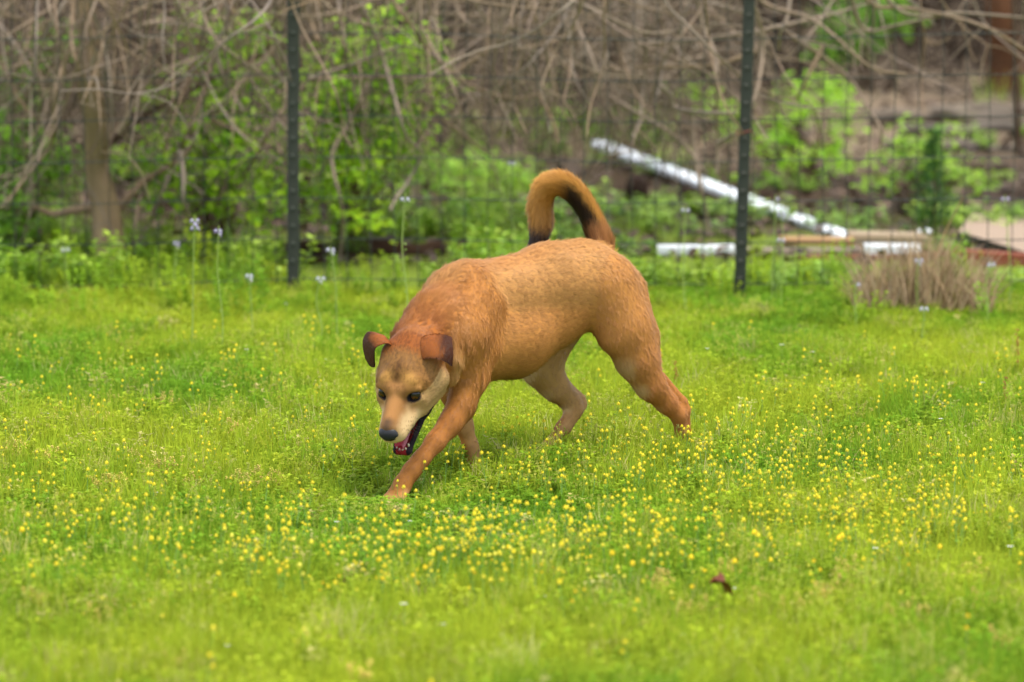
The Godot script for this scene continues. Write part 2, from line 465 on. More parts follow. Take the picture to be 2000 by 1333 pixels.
func head_paint(p: Vector3, nn: Vector3, c: Color) -> Color:
	# markings of the face in the head's own measure
	var q := (head_basis.inverse() * (p - head_at)) / HU
	if q.z < -11.0: return c
	var ax := absf(q.x)
	var wob := 0.8 * noise.get_noise_3d(q.x * 9, q.y * 9, q.z * 9)
	# top of the skull: red-brown, turning grey-brown over the forehead
	if q.y > -1.5:
		var fore := smoothstep(-6.5, -3.2, q.z + wob)
		c = c.lerp(head_red.lerp(mask_brown, fore), smoothstep(-1.5, 1.2, q.y + wob))
		# pale brows over the eyes
		var brow := exp(-(pow((ax - 2.6) / 1.5, 2) + pow((q.z - 0.9 + wob * 0.4) / 1.1, 2)))
		c = c.lerp(lin(214, 160, 84, K), clampf(brow * 0.8, 0, 0.6))
		# darker stripe between the brows
		c = c.lerp(lin(110, 74, 40, K), 0.75 * exp(-pow(ax / 0.75, 2)) * smoothstep(-3.5, -1.0, q.z) * (1.0 - smoothstep(2.0, 4.0, q.z)))
	# orange-tan bridge and under-eye patch, pale muzzle sides
	if q.z > 1.0:
		var bridge := exp(-pow(ax / 1.7, 2)) * smoothstep(-2.8, -0.2, q.y) * smoothstep(1.0, 2.6, q.z)
		c = c.lerp(lin(194, 138, 84, K), 0.85 * bridge)
		c = c.lerp(lin(70, 62, 55, K), 0.8 * exp(-pow(ax / 1.4, 2)) * smoothstep(8.0, 9.6, q.z) * smoothstep(-2.4, -0.6, q.y))
	var under := exp(-(pow((ax - 3.4) / 1.1, 2) + pow((q.z - 4.2) / 1.3, 2) + pow((q.y + 0.9) / 1.2, 2)))
	c = c.lerp(lin(170, 112, 58, K), 0.85 * under)
	var tear := exp(-(pow((ax - 1.9 - 0.05 * (q.z - 3.0)) / 0.45, 2) + pow((q.z - 4.2) / 1.5, 2)))
	if q.y > -2.5: c = c.lerp(lin(120, 82, 50, K), 0.55 * tear)
	# cheek: cream band from the muzzle back to below the ear
	if q.y < 0.5 and q.z > -7.0:
		c = c.lerp(lin(226, 188, 130, K), 0.55 * smoothstep(3.0, 6.0, ax + 0.5 * (q.z + 3.0) * 0.3 + wob) * smoothstep(-6.5, -4.0, q.z) * smoothstep(-5.5, -3.5, q.y))
	# dark skin: eye rims and lips
	for s in [-1.0, 1.0]:
		var e := Vector3(3.3 * s, 0.75, 2.75)
		var d := (q - e) * Vector3(0.85, 1.15, 0.9)
		c = c.lerp(black_skin, 1.0 - smoothstep(1.15, 1.6, d.length() + wob * 0.1))
	# lip line of the upper jaw and the whole rim of the lower one
	if q.z > -0.5:
		var t := clampf((q.z - 0.6) / 7.8, 0.0, 1.0)
		var jaw := Vector3(lerpf(3.1, 1.15, t) * signf(q.x), lerpf(-6.3, -9.5, t), q.z)
		var dj := Vector2(absf(q.x) - absf(jaw.x), q.y - jaw.y)
		if q.y < lerpf(-4.9, -6.2, t):
			c = c.lerp(black_skin, smoothstep(-0.75, -0.25, dj.y))
		if dj.length() < 2.5 and ax < absf(jaw.x) - 0.1 and q.y > jaw.y - 0.6:
			c = lin(150, 40, 46, K)
		if q.y < lerpf(-4.2, -3.8, t) and q.y > lerpf(-5.6, -5.6, t) and nn.dot(head_basis.y) < -0.55:
			c = c.lerp(black_skin, 0.9)
		# whisker spots
		if q.z > 5.0 and q.z < 9.0 and q.y < -1.5 and q.y > -4.0 and sin(q.z * 6.0 + q.y * 3.0) * sin(q.y * 8.0) > 0.72:
			c = c.lerp(lin(120, 84, 60, K), 0.7)
	return c


func ear_mesh(b: Buf, flow: PackedVector3Array, hair: PackedFloat32Array, s: float) -> void:
	# a folded ear: up from the skull, over the fold, and the flap hanging forward
	var drop := 0.0 if s > 0 else 1.2
	var rows := [
		[Vector3(2.6, 3.2, -5.6), Vector3(4.4, 2.2, -6.6), Vector3(5.0, 0.4, -7.6)],
		[Vector3(2.5, 4.5, -7.6), Vector3(5.2, 3.9, -8.8), Vector3(7.2, 2.0, -9.4)],
		[Vector3(2.6, 5.0, -8.3), Vector3(5.4, 5.3, -9.2), Vector3(8.2, 4.4, -9.7)],
		[Vector3(2.9, 5.0, -6.9), Vector3(6.0, 5.6, -7.6), Vector3(9.0, 4.4, -7.9)],
		[Vector3(3.4, 4.5, -5.3), Vector3(6.7, 5.3, -5.4), Vector3(9.4, 3.2, -6.0)],
		[Vector3(3.8, 3.7, -4.0), Vector3(7.0, 4.6, -4.0), Vector3(9.2, 1.6, -4.6)]]
	var nu := 18
	var nv := 40
	if s < 0.0:
		# the far ear stands out sideways, its flap hanging clear of the head
		rows = [
			[Vector3(2.8, 3.2, -5.4), Vector3(4.4, 2.2, -6.6), Vector3(5.0, 0.4, -7.6)],
			[Vector3(3.4, 4.7, -6.2), Vector3(5.2, 4.3, -8.2), Vector3(6.4, 2.4, -9.4)],
			[Vector3(4.7, 5.2, -6.0), Vector3(6.9, 5.2, -7.8), Vector3(8.6, 4.4, -9.3)],
			[Vector3(6.4, 4.5, -5.3), Vector3(8.4, 4.3, -7.2), Vector3(10.0, 3.6, -9.0)],
			[Vector3(7.0, 2.3, -4.6), Vector3(9.0, 2.2, -6.2), Vector3(10.6, 2.0, -7.8)],
			[Vector3(7.3, 0.0, -4.1), Vector3(8.9, -1.0, -5.0), Vector3(10.2, -0.3, -6.3)]]
	for shell in 2:
		var start := b.v.size()
		for jv in nv + 1:
			var t := float(jv) / nv * (rows.size() - 1)
			var r := mini(int(t), rows.size() - 2)
			var f := t - r
			for ju in nu + 1:
				var u := float(ju) / nu
				var p: Vector3 = ear_point(rows, r, f, u)
				var du := ear_point(rows, r, f, minf(u + 0.02, 1.0)) - ear_point(rows, r, f, maxf(u - 0.02, 0.0))
				var dv := ear_point(rows, r, minf(f + 0.03, 1.0), u) - ear_point(rows, r, maxf(f - 0.03, 0.0), u)
				var nn := dv.cross(du).normalized()
				var thick := 0.14 * (1.0 - 0.75 * smoothstep(0.8, 1.0, u)) * (1.0 - 0.7 * smoothstep(0.93, 1.0, float(jv) / nv))
				var side := 1.0 if shell == 0 else -1.0
				p += nn * thick * side
				p += nn * 0.10 * noise.get_noise_3d(p.x * 12, p.y * 12, p.z * 12)
				var w := Vector3(p.x * s, p.y, p.z)
				var n := Vector3(nn.x * s, nn.y, nn.z) * side
				var edge := smoothstep(0.40, 0.8, u + 0.18 * noise.get_noise_3d(p.x * 20, p.y * 20, 3))
				var c := head_red.lerp(lin(80, 46, 32, K), edge * smoothstep(1.4, 2.4, t))
				if s < 0.0: c = c.lerp(lin(84, 52, 36, K), smoothstep(2.3, 3.2, t))
				c = c.lerp(lin(56, 36, 28, K), 0.8 * smoothstep(0.9, 1.0, float(jv) / nv))
				if shell == 1: c = lin(52, 36, 30, K)
				b.add(hd(w.x, w.y, w.z), head_basis * n, c)
				flow.append(head_basis * Vector3(dv.x * s, dv.y, dv.z).normalized())
				hair.append((0.0055 if shell == 0 and u < 0.97 and jv < nv - 1 else 0.0))
		for jv in nv:
			for ju in nu:
				var k := start + jv * (nu + 1) + ju
				if (shell == 0) == (s > 0.0): b.quad(k, k + 1, k + nu + 2, k + nu + 1)
				else: b.quad(k, k + nu + 1, k + nu + 2, k + 1)
	# rim joining both faces
	var half := (nu + 1) * (nv + 1)
	var first := b.v.size() - 2 * half
	for jv in nv:
		for e in [0, nu]:
			var k: int = first + jv * (nu + 1) + e
			b.quad(k, k + nu + 1, k + half + nu + 1, k + half)
	for ju in nu:
		var k := first + nv * (nu + 1) + ju
		b.quad(k, k + 1, k + half + 1, k + half)

func ear_point(rows: Array, r: int, f: float, u: float) -> Vector3:
	var n := rows.size()
	var q: Array = []
	for k in [maxi(r - 1, 0), r, r + 1, mini(r + 2, n - 1)]:
		var row: Array = rows[k]
		var a: Vector3 = row[0]
		var m: Vector3 = row[1]
		var e: Vector3 = row[2]
		var ctl := m * 2.0 - (a + e) * 0.5
		q.append(a.lerp(ctl, u).lerp(ctl.lerp(e, u), u))
	return (q[1] as Vector3).cubic_interpolate(q[2], q[0], q[3], f)


func ball(b: Buf, centre: Vector3, basis: Basis, size: Vector3, paint: Callable, nu := 28, nv := 18) -> void:
	var start := b.v.size()
	for j in nv + 1:
		var th := PI * j / nv
		for k in nu + 1:
			var ph := TAU * k / nu
			var d := Vector3(sin(th) * cos(ph), sin(th) * sin(ph), cos(th))
			var got: Array = paint.call(d)
			var p: Vector3 = d * size * got[1]
			b.add(centre + basis * p, (basis * (d / size)).normalized(), got[0])
	for j in nv:
		for k in nu:
			var q := start + j * (nu + 1) + k
			b.quad(q, q + 1, q + nu + 2, q + nu + 1)


func build_dog() -> void:
	head_at = at(787.6, 755.2, 0.40)
	var view := Basis(Vector3.BACK, deg_to_rad(20)) * Basis(Vector3.RIGHT, deg_to_rad(48)) * Basis(Vector3.UP, deg_to_rad(-32))
	head_basis = cam_basis * view
	dog_bones()
	var body_bones := bones.size()
	head_bones()
	for k in range(body_bones, bones.size()): bones[k].headward = 1.0
	var foot := Vector3(0.03, 0, 0.05)
	var dog := thing("dog", foot, "tan short-haired dog with folded ears and curled tail prowling head-low through the meadow", "dog")
	var b := Buf.new()
	var flow := PackedVector3Array()
	var hair := PackedFloat32Array()
	var cut := hd(0, 0, -9.5)
	var cut_dir := (head_basis * Vector3(0, -0.15, 1)).normalized()
	var lo := Vector3(9, 9, 9)
	var hi := -lo
	var hlo := lo
	var hhi := hi
	for o in bones:
		var r := maxf(o.ra, o.rb) + 0.03
		for p in [o.a, o.b]:
			lo = lo.min(p - Vector3(r, r, r)); hi = hi.max(p + Vector3(r, r, r))
			if o.headward > 0.5 and (p - cut).dot(cut_dir) > -0.06:
				hlo = hlo.min(p - Vector3(r, r, r)); hhi = hhi.max(p + Vector3(r, r, r))
	skin(b, flow, hair, lo, hi, 0.0056, cut, -cut_dir, false)
	var body_verts := b.v.size()
	skin(b, flow, hair, hlo, hhi, 0.0030, cut, cut_dir, true)
	finish_dog(b, flow, hair, dog, foot, body_verts)


func finish_dog(b: Buf, flow: PackedVector3Array, hair: PackedFloat32Array, dog: Node3D, foot: Vector3, body_verts: int) -> void:
	# coat markings
	var forward := Vector3(-0.788, 0, 0.616)
	var leftward := Vector3(0.616, 0, 0.788)
	var tail_inside := at(1110, 440, -0.23)
	var tail_tip := at(1050, 470, -0.28)
	for k in b.v.size():
		var p := b.v[k]
		var nn := b.n[k]
		var c := b.c[k]
		if k >= body_verts:
			c = head_paint(p, nn, c)
		elif hair[k] > 0.015 and p.z < -0.12:
			# tail: dark hair along the inside of the curl, orange outside, dark tip
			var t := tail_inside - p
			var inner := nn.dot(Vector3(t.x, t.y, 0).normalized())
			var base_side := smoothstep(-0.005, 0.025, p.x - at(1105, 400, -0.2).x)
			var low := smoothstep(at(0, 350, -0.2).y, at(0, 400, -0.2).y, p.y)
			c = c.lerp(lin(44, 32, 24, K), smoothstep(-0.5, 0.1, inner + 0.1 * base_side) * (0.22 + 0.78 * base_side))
			c = c.lerp(lin(58, 42, 34, K), 1.0 - smoothstep(0.03, 0.075, p.distance_to(tail_tip)))
			c = c.lerp(lin(196, 134, 80, K), 1.0 - smoothstep(0.02, 0.06, p.distance_to(at(1184, 478, -0.19))))
		else:
			# paler hair on the inner sides of the legs and along the underside of the groin
			var mid := (p - Vector3(0.06, 0, -0.03)).dot(leftward)
			var inward := -nn.dot(leftward) * signf(mid)
			c = c.lerp(lin(222, 182, 124, K), 0.5 * smoothstep(0.15, 0.85, inward) * (1.0 - smoothstep(0.24, 0.38, p.y)))
			# pale stripe down the front of the hind leg
			var along := nn.dot(forward)
			if p.z < -0.02:
				c = c.lerp(lin(232, 200, 146, K), 0.75 * smoothstep(0.45, 0.9, along + 0.12 * noise.get_noise_3d(p.x * 200, p.y * 200, p.z * 200)) * smoothstep(0.10, 0.15, p.y) * (1.0 - smoothstep(0.22, 0.32, p.y)))
			# redder along the spine between the shoulders
			c = c.lerp(lin(196, 128, 66, K), 0.45 * smoothstep(0.55, 0.95, nn.y) * smoothstep(-0.12, 0.05, p.z))
		var amp := 0.4 if p.distance_to(head_at) < 0.16 else 1.0
		var m := 1.0 + amp * 0.15 * noise.get_noise_3d(p.x * 110, p.y * 110, p.z * 110) + amp * 0.03 * noise.get_noise_3d(p.x * 420, p.y * 420, p.z * 420)
		b.c[k] = Color(c.r * m, c.g * m, c.b * m)
	var ear_start := b.v.size()
	ear_mesh(b, flow, hair, 1.0)
	ear_mesh(b, flow, hair, -1.0)
	# the coat
	var eyes := [hd(3.3, 0.75, 2.75), hd(-3.3, 0.75, 2.75)]
	var nose_at := hd(0, -1.4, 11.2)
	var where: Array[Transform3D] = []
	var tint := PackedColorArray()
	var mouth_inside := hd(0, -6.6, 6.0)
	var rng2 := RandomNumberGenerator.new()
	rng2.seed = 5
	var nf := b.i.size() / 3
	for f in nf:
		var i0 := b.i[f * 3]
		var i1 := b.i[f * 3 + 1]
		var i2 := b.i[f * 3 + 2]
		var h := (hair[i0] + hair[i1] + hair[i2]) / 3.0
		if h < 0.0005: continue
		var p0 := b.v[i0]
		var area := (b.v[i1] - p0).cross(b.v[i2] - p0).length() * 0.5
		var fine := i0 >= body_verts
		var face := p0.distance_to(head_at) < 0.16 and fine
		var want := area * (120000.0 if face else 115000.0)
		if h > 0.018: want *= 1.5
		elif h < 0.008 and not face: want *= 1.25
		var n := int(want + rng2.randf())
		for q in n:
			var u := rng2.randf()
			var v := rng2.randf()
			if u + v > 1.0: u = 1.0 - u; v = 1.0 - v
			var p := p0 + (b.v[i1] - p0) * u + (b.v[i2] - p0) * v
			var c := b.c[i0] * (1.0 - u - v) + b.c[i1] * u + b.c[i2] * v
			var lum := c.r + c.g + c.b
			if fine:
				if lum < 0.055: continue
				if p.distance_to(eyes[0]) < 0.017 or p.distance_to(eyes[1]) < 0.017 or p.distance_to(nose_at) < 0.021: continue
				if c.r > 5.5 * c.g: continue
			var nn := (b.n[i0] * (1.0 - u - v) + b.n[i1] * u + b.n[i2] * v).normalized()
			var fl := flow[i0]
			fl = fl - nn * fl.dot(nn)
			if fl.length() < 0.1: fl = Vector3.DOWN - nn * Vector3.DOWN.dot(nn)
			fl = (fl.normalized() + Vector3(rng2.randf_range(-1, 1), rng2.randf_range(-1, 1), rng2.randf_range(-1, 1)) * 0.22)
			var lift := 0.17 + 0.14 * rng2.randf()
			if h > 0.018: lift = 0.6
			var dir := (fl.normalized() + nn * lift).normalized()
			var sidev := nn.cross(dir).normalized()
			var upv := dir.cross(sidev)
			var ln := h * rng2.randf_range(0.75, 1.25)
			if not face and rng2.randf() < 0.06:
				# a few loose hairs stand off the coat
				dir = (fl.normalized() + nn * 0.62).normalized()
				sidev = nn.cross(dir).normalized()
				upv = dir.cross(sidev)
				ln *= rng2.randf_range(1.1, 1.45)
			var wd := clampf(ln / 0.013, 0.6, 1.3)
			where.append(Transform3D(Basis(sidev * wd, upv * ln, dir * ln), p - nn * 0.0008 - foot))
			# streaks run along the hair: down the limbs, back along the trunk
			var fs := Vector3.UP if absf(flow[i0].normalized().y) > 0.6 else Vector3(-0.788, 0, 0.616)
			var sp := p * 330.0 - fs * (p.dot(fs) * 290.0)
			var m := 1.0 + rng2.randf_range(-0.05, 0.06) + (0.05 if face else 0.07) * noise.get_noise_3d(sp.x * 8.0, sp.y * 8.0, sp.z * 8.0)
			tint.append(Color(c.r * m, c.g * m * rng2.randf_range(0.97, 1.03), c.b * m))
	print("fur clumps ", where.size(), " skin ", b.v.size())
	for k in b.v.size(): b.v[k] -= foot
	var skin_mat := paint_mat(0.75, Color.BLACK, 0.25)
	var body := part("body", b.mesh(), skin_mat, dog)
	var strands := Buf.new()
	for s in 9:
		var x := rng2.randf_range(-0.0042, 0.0042)
		var z := rng2.randf_range(-0.35, 0.25)
		var w := rng2.randf_range(0.00028, 0.00048)
		var ln := rng2.randf_range(0.7, 1.1)
		var cx := rng2.randf_range(-0.0018, 0.0018)
		var tone := rng2.randf_range(0.70, 1.30)
		var k0 := strands.v.size()
		for j in 4:
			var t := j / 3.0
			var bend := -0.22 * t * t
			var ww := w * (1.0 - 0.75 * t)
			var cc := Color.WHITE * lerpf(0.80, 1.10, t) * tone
			var px := x + cx * t * t
			var nrm := Vector3(clampf(px * 190, -0.7, 0.7), 1, 0.15).normalized()
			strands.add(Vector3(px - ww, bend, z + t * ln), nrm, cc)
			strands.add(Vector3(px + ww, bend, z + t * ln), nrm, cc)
		for j in 3:
			strands.quad(k0 + j * 2, k0 + j * 2 + 1, k0 + j * 2 + 3, k0 + j * 2 + 2)
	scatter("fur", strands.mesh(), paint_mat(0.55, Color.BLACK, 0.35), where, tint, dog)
	# eyes, nose, tongue, teeth
	var wet := paint_mat(0.09, Color.BLACK, 0.4)
	for s in [1.0, -1.0]:
		var e := Buf.new()
		var gaze := Vector3(0.34 * s, -0.16, 1).normalized()
		var iris := func(d: Vector3) -> Array:
			var a := acos(clampf(d.z, -1, 1))
			var c := Color(0.006, 0.005, 0.004)
			if a > 0.30 and a < 0.68: c = lin(104, 62, 24, K).lerp(lin(56, 33, 14, K), smoothstep(0.45, 0.68, a))
			if a >= 0.68 and a < 1.0: c = Color(0.03, 0.02, 0.015)
			return [c, 1.0 + 0.06 * exp(-pow(a / 0.5, 2))]
		var gb := Basis.looking_at(-(head_basis * gaze), head_basis.y)
		ball(e, hd(3.2 * s, 0.62, 2.05) - foot, gb, Vector3.ONE * 1.12 * HU, iris)
		part("eye", e.mesh(), wet, dog)
	var nose := Buf.new()
	var nose_shape := func(d: Vector3) -> Array:
		var r := 1.0
		# nostrils and the groove between them
		for s in [1.0, -1.0]:
			var q := d - Vector3(0.50 * s, -0.12, 0.82).normalized()
			r -= 0.34 * exp(-q.length_squared() / 0.045)
			var q2 := d - Vector3(0.88 * s, -0.30, 0.42).normalized()
			r -= 0.22 * exp(-q2.length_squared() / 0.03)
		r -= 0.10 * exp(-d.x * d.x / 0.006) * smoothstep(0.35, -0.4, d.y) * smoothstep(0.0, 0.5, d.z)
		r += 0.012 * sin(d.x * 46.0) * sin(d.y * 44.0)
		r *= 1.0 + 0.16 * smoothstep(0.2, 0.9, d.y) * absf(d.x)
		return [Color(0.020, 0.021, 0.024), r]
	ball(nose, hd(0, -1.35, 10.7) - foot, head_basis * Basis(Vector3.RIGHT, 0.22), Vector3(1.95, 1.55, 1.45) * HU, nose_shape, 48, 36)
	var nose_mat := paint_mat(0.45, Color.BLACK, 0.33)
	part("nose", nose.mesh(), nose_mat, dog)
	var tongue := Buf.new()
	var rows := []
	var tn := 16
	for j in tn + 1:
		var t := float(j) / tn
		var c := Vector3(-0.1 - 0.2 * t, lerpf(-6.0, -8.9, t) - 0.5 * t * t, lerpf(0.5, 9.2, t))
		var w := 1.9 * (1.0 - 0.25 * t) * sqrt(maxf(1.0 - pow(t, 7), 0.0)) + 0.02
		for k in 9:
			var u := k / 8.0 * 2.0 - 1.0
			var y := -0.45 * (1.0 - u * u * 0.9) + 0.55 * absf(u)
			var p := c + Vector3(u * w, y + 0.35, 0)
			tongue.add(hd(p.x, p.y, p.z) - foot, head_basis * Vector3(-u * 0.5, 1, 0.3).normalized(), lin(216, 92, 104, K).lerp(lin(196, 60, 74, K), t * 0.6))
		for k in 9:
			var u := k / 8.0 * 2.0 - 1.0
			var p := c + Vector3(u * w * 0.96, -0.75 * (1.0 - u * u) - 0.1, 0)
			tongue.add(hd(p.x, p.y, p.z) - foot, head_basis * Vector3(u * 0.5, -1, 0).normalized(), lin(150, 50, 60, K))
	for j in tn:
		for k in 8:
			var a := j * 18 + k
			tongue.quad(a, a + 1, a + 19, a + 18)
			tongue.quad(a + 9, a + 27, a + 28, a + 10)
		for e in [0, 8]:
			var a: int = j * 18 + e
			tongue.quad(a, a + 9, a + 27, a + 18)
	part("tongue", tongue.mesh(), wet_soft(), dog)
	for spot in [[1.35, -8.55, 7.8, 0.22, 0.5], [-1.35, -8.55, 7.8, 0.22, 0.5], [0.35, -8.85, 8.75, 0.18, 0.32], [-0.35, -8.85, 8.75, 0.18, 0.32], [0.95, -8.75, 8.55, 0.2, 0.35], [-0.95, -8.75, 8.55, 0.2, 0.35]]:
		var tb := Buf.new()
		var shape := func(d: Vector3) -> Array: return [lin(228, 216, 190, K), 1.0]
		ball(tb, hd(spot[0], spot[1], spot[2]) - foot, head_basis * Basis(Vector3.RIGHT, -0.35), Vector3(spot[3], spot[4], spot[3]) * HU, shape, 10, 8)
		part("tooth", tb.mesh(), wet_soft(), dog)
	# whiskers
	var wk := Buf.new()
	for s in [1.0, -1.0]:
		for k in 8:
			var p := Vector3(s * rr(1.9, 2.6), rr(-3.6, -2.0), rr(5.5, 8.5))
			var o := Vector3(s * rr(2.5, 4.2), rr(-2.5, 0.2), rr(-1.5, 1.5))
			var pts := PackedVector3Array()
			for j in 5:
				var t := j / 4.0
				var q := p + o * t + Vector3(0, -1.2, 0) * t * t
				pts.append(hd(q.x, q.y, q.z) - foot)
			tube(wk, pts, 0.00028, 0.0001, 4, lin(60, 48, 40, K))
	var wo := part("whiskers", wk.mesh(), paint_mat(0.5), dog)
	wo.set_meta("kind", "stuff")

func wet_soft() -> StandardMaterial3D:
	var m := paint_mat(0.28, Color.BLACK, 0.5)
	m.subsurf_scatter_enabled = true
	m.subsurf_scatter_strength = 0.15
	return m


# ---------------------------------------------------------------- the meadow
func blade(b: Buf, base: Vector3, h: float, w: float, lean: Vector3, c: Color, segs := 3) -> void:
	var face := Vector3(rr(-1, 1), 0, rr(-1, 1)).normalized()
	var k0 := b.v.size()
	for j in segs:
		var t := float(j) / segs
		var p := base + Vector3.UP * h * t * (1.0 - 0.25 * t * lean.length() / h) + lean * t * t
		var ww := w * (1.0 - 0.6 * t)
		var n := (Vector3.UP * 0.25 + Vector3.UP.cross(face)).normalized()
		b.add(p - face * ww, n, c)
		b.add(p + face * ww, n, c)
	var tip := b.add(base + Vector3.UP * h * (1.0 - 0.25 * lean.length() / h) + lean, (Vector3.UP * 0.25 + Vector3.UP.cross(face)).normalized(), c)
	for j in segs - 1:
		b.quad(k0 + j * 2, k0 + j * 2 + 1, k0 + j * 2 + 3, k0 + j * 2 + 2)
	b.tri(k0 + segs * 2 - 2, k0 + segs * 2 - 1, tip)

func leaflet(b: Buf, p: Vector3, dir: Vector3, ln: float, w: float, c: Color) -> void:
	# a small leaf folded a little along its midrib
	var s := dir.cross(Vector3.UP)
	if s.length() < 0.01: s = Vector3.RIGHT
	s = s.normalized()
	var u := s.cross(dir).normalized()
	var n1 := (u + s * 0.35).normalized()
	var n2 := (u - s * 0.35).normalized()
	var k := b.add(p, u, c)
	b.add(p + dir * ln * 0.5 + s * w * 0.5 + u * w * 0.15, n2, c)
	b.add(p + dir * ln - u * ln * 0.12, u, c)
	b.add(p + dir * ln * 0.5 - s * w * 0.5 + u * w * 0.15, n1, c)
	b.tri(k, k + 2, k + 1)
	b.tri(k, k + 3, k + 2)

func dot_shape(b: Buf, p: Vector3, r: float, c: Color) -> void:
	# a tiny bud: an octahedron
	var k := b.v.size()
	for d in [Vector3.UP, Vector3.RIGHT, Vector3.BACK, Vector3.LEFT, Vector3.FORWARD, Vector3.DOWN]:
		b.add(p + d * r, d, c)
	for q in 4:
		b.tri(k, k + 1 + q, k + 1 + (q + 1) % 4)
		b.tri(k + 5, k + 1 + (q + 1) % 4, k + 1 + q)

func thin_stem(b: Buf, p: Vector3, q: Vector3, w: float, c: Color) -> void:
	var d := (q - p).normalized()
	var s := d.cross(Vector3(0.3, 0.1, 1)).normalized() * w
	var u := d.cross(s).normalized() * w
	var k := b.v.size()
	for e in [p, q]:
		b.add(e + s, (s + Vector3.UP * w).normalized(), c)
		b.add(e - s * 0.5 + u, (u + Vector3.UP * w).normalized(), c)
		b.add(e - s * 0.5 - u, (Vector3.UP * w - u).normalized(), c)
	for j in 3:
		b.quad(k + j, k + 3 + j, k + 3 + (j + 1) % 3, k + (j + 1) % 3)

func grass_clump(n: int, spread: float, hmin: float, hmax: float) -> ArrayMesh:
	var b := Buf.new()
	for k in n:
		var a := rr(0, TAU)
		var r := spread * sqrt(rng.randf())
		var h := rr(hmin, hmax)
		var la := rr(0, TAU)
		var lean := Vector3(cos(la), 0, sin(la)) * h * rr(0.05, 0.5)
		blade(b, Vector3(cos(a) * r, 0, sin(a) * r), h, rr(0.0008, 0.0020), lean, Color.WHITE * rr(0.75, 1.2))
	return b.mesh()

func herb_clump(n: int, spread: float, hmin: float, hmax: float, leaf: float) -> ArrayMesh:
	var b := Buf.new()
	for k in n:
		var a := rr(0, TAU)
		var r := spread * sqrt(rng.randf())
		var base := Vector3(cos(a) * r, 0, sin(a) * r)
		var h := rr(hmin, hmax)
		var top := base + Vector3(rr(-0.3, 0.3) * h, h, rr(-0.3, 0.3) * h)
		thin_stem(b, base, top, 0.0006, Color(0.8, 0.85, 0.7))
		var m := 5 + rng.randi() % 4
		for j in m:
			var t := lerpf(0.3, 1.0, float(j) / (m - 1))
			var p := base.lerp(top, t)
			var d := rr(0, TAU)
			for q in 3:
				var e := d + (q - 1) * 0.9
				leaflet(b, p, Vector3(cos(e), rr(0.05, 0.7), sin(e)).normalized(), leaf * rr(0.7, 1.3), leaf * 0.6, Color.WHITE * rr(0.75, 1.25))
	return b.mesh()

func seed_clump(n: int, spread: float, hmin: float, hmax: float, dot: float) -> ArrayMesh:
	var b := Buf.new()
	for k in n:
		var a := rr(0, TAU)
		var r := spread * sqrt(rng.randf())
		var base := Vector3(cos(a) * r, 0, sin(a) * r)
		var h := rr(hmin, hmax)
		var top := base + Vector3(rr(-0.3, 0.3) * h, h, rr(-0.3, 0.3) * h)
		thin_stem(b, base, top, 0.0005, Color(0.55, 0.7, 0.3))
		for j in 9:
			dot_shape(b, top + Vector3(rr(-1, 1), rr(-1.6, 0.6), rr(-1, 1)) * dot * 2.2, dot * rr(0.5, 1.1), Color.WHITE * rr(0.7, 1.15))
	return b.mesh()

func flower_head(b: Buf, at_: Vector3, r: float, c: Color) -> void:
	# a small round head of overlapping florets
	for k in 16:
		var y := 1.0 - 1.7 * (k + 0.5) / 16.0
		var a := k * 2.39996
		var d := Vector3(cos(a) * sqrt(1 - y * y), y, sin(a) * sqrt(1 - y * y))
		var s := d.cross(Vector3.UP).normalized()
		var u := s.cross(d)
		var p := at_ + d * r * 0.55
		var cc := c * rr(0.75, 1.15)
		var i0 := b.add(p - u * r * 0.3, d, cc)
		b.add(p + s * r * 0.35 + d * r * 0.2, (d + s * 0.5).normalized(), cc)
		b.add(p + u * r * 0.45 + d * r * 0.45, (d + u * 0.5).normalized(), cc)
		b.add(p - s * r * 0.35 + d * r * 0.2, (d - s * 0.5).normalized(), cc)
		b.quad(i0, i0 + 1, i0 + 2, i0 + 3)

func yellow_flower_mesh(tone: int) -> ArrayMesh:
	var b := Buf.new()
	var h := rr(0.065, 0.10)
	var top := Vector3(rr(-0.02, 0.02), h, rr(-0.02, 0.02))
	thin_stem(b, Vector3.ZERO, top, 0.0006, Color(0.10, 0.20, 0.03))
	for j in 3:
		var e := rr(0, TAU)
		leaflet(b, top * rr(0.3, 0.8), Vector3(cos(e), 0.4, sin(e)).normalized(), 0.009, 0.005, Color(0.12, 0.26, 0.02))
	var c: Color = [Color(0.80, 0.66, 0.03), Color(0.84, 0.72, 0.06), Color(0.72, 0.66, 0.08), Color(0.80, 0.58, 0.02)][tone % 4]
	flower_head(b, top, rr(0.0038, 0.0060), c)
	if tone % 3 == 0:
		var side := top * 0.8 + Vector3(rr(-0.012, 0.012), 0.004, rr(-0.012, 0.012))
		thin_stem(b, top * 0.5, side, 0.0005, Color(0.10, 0.20, 0.03))
		flower_head(b, side, rr(0.003, 0.005), c * 0.9)
	return b.mesh()

func field_spot(z0: float, z1: float, margin := 0.55) -> Vector3:
	# a random place on the part of the meadow in view, even in density
	while true:
		var z := rr(z0, z1)
		var half := 0.101 * (12.0 - z) + margin
		if rng.randf() * (0.101 * (12.0 - minf(z0, z1)) + margin) < half:
			return Vector3(rr(-half, half), 0, z)
	return Vector3.ZERO

func rise(x: float, z: float) -> float:
	# the lie of the land
	var w := smoothstep(-4.0, -9.0, z)
	return 0.03 * noise.get_noise_2d(x * 14, z * 14) * (0.25 + w) + 0.10 * w * noise.get_noise_2d(x * 4 + 50, z * 4)

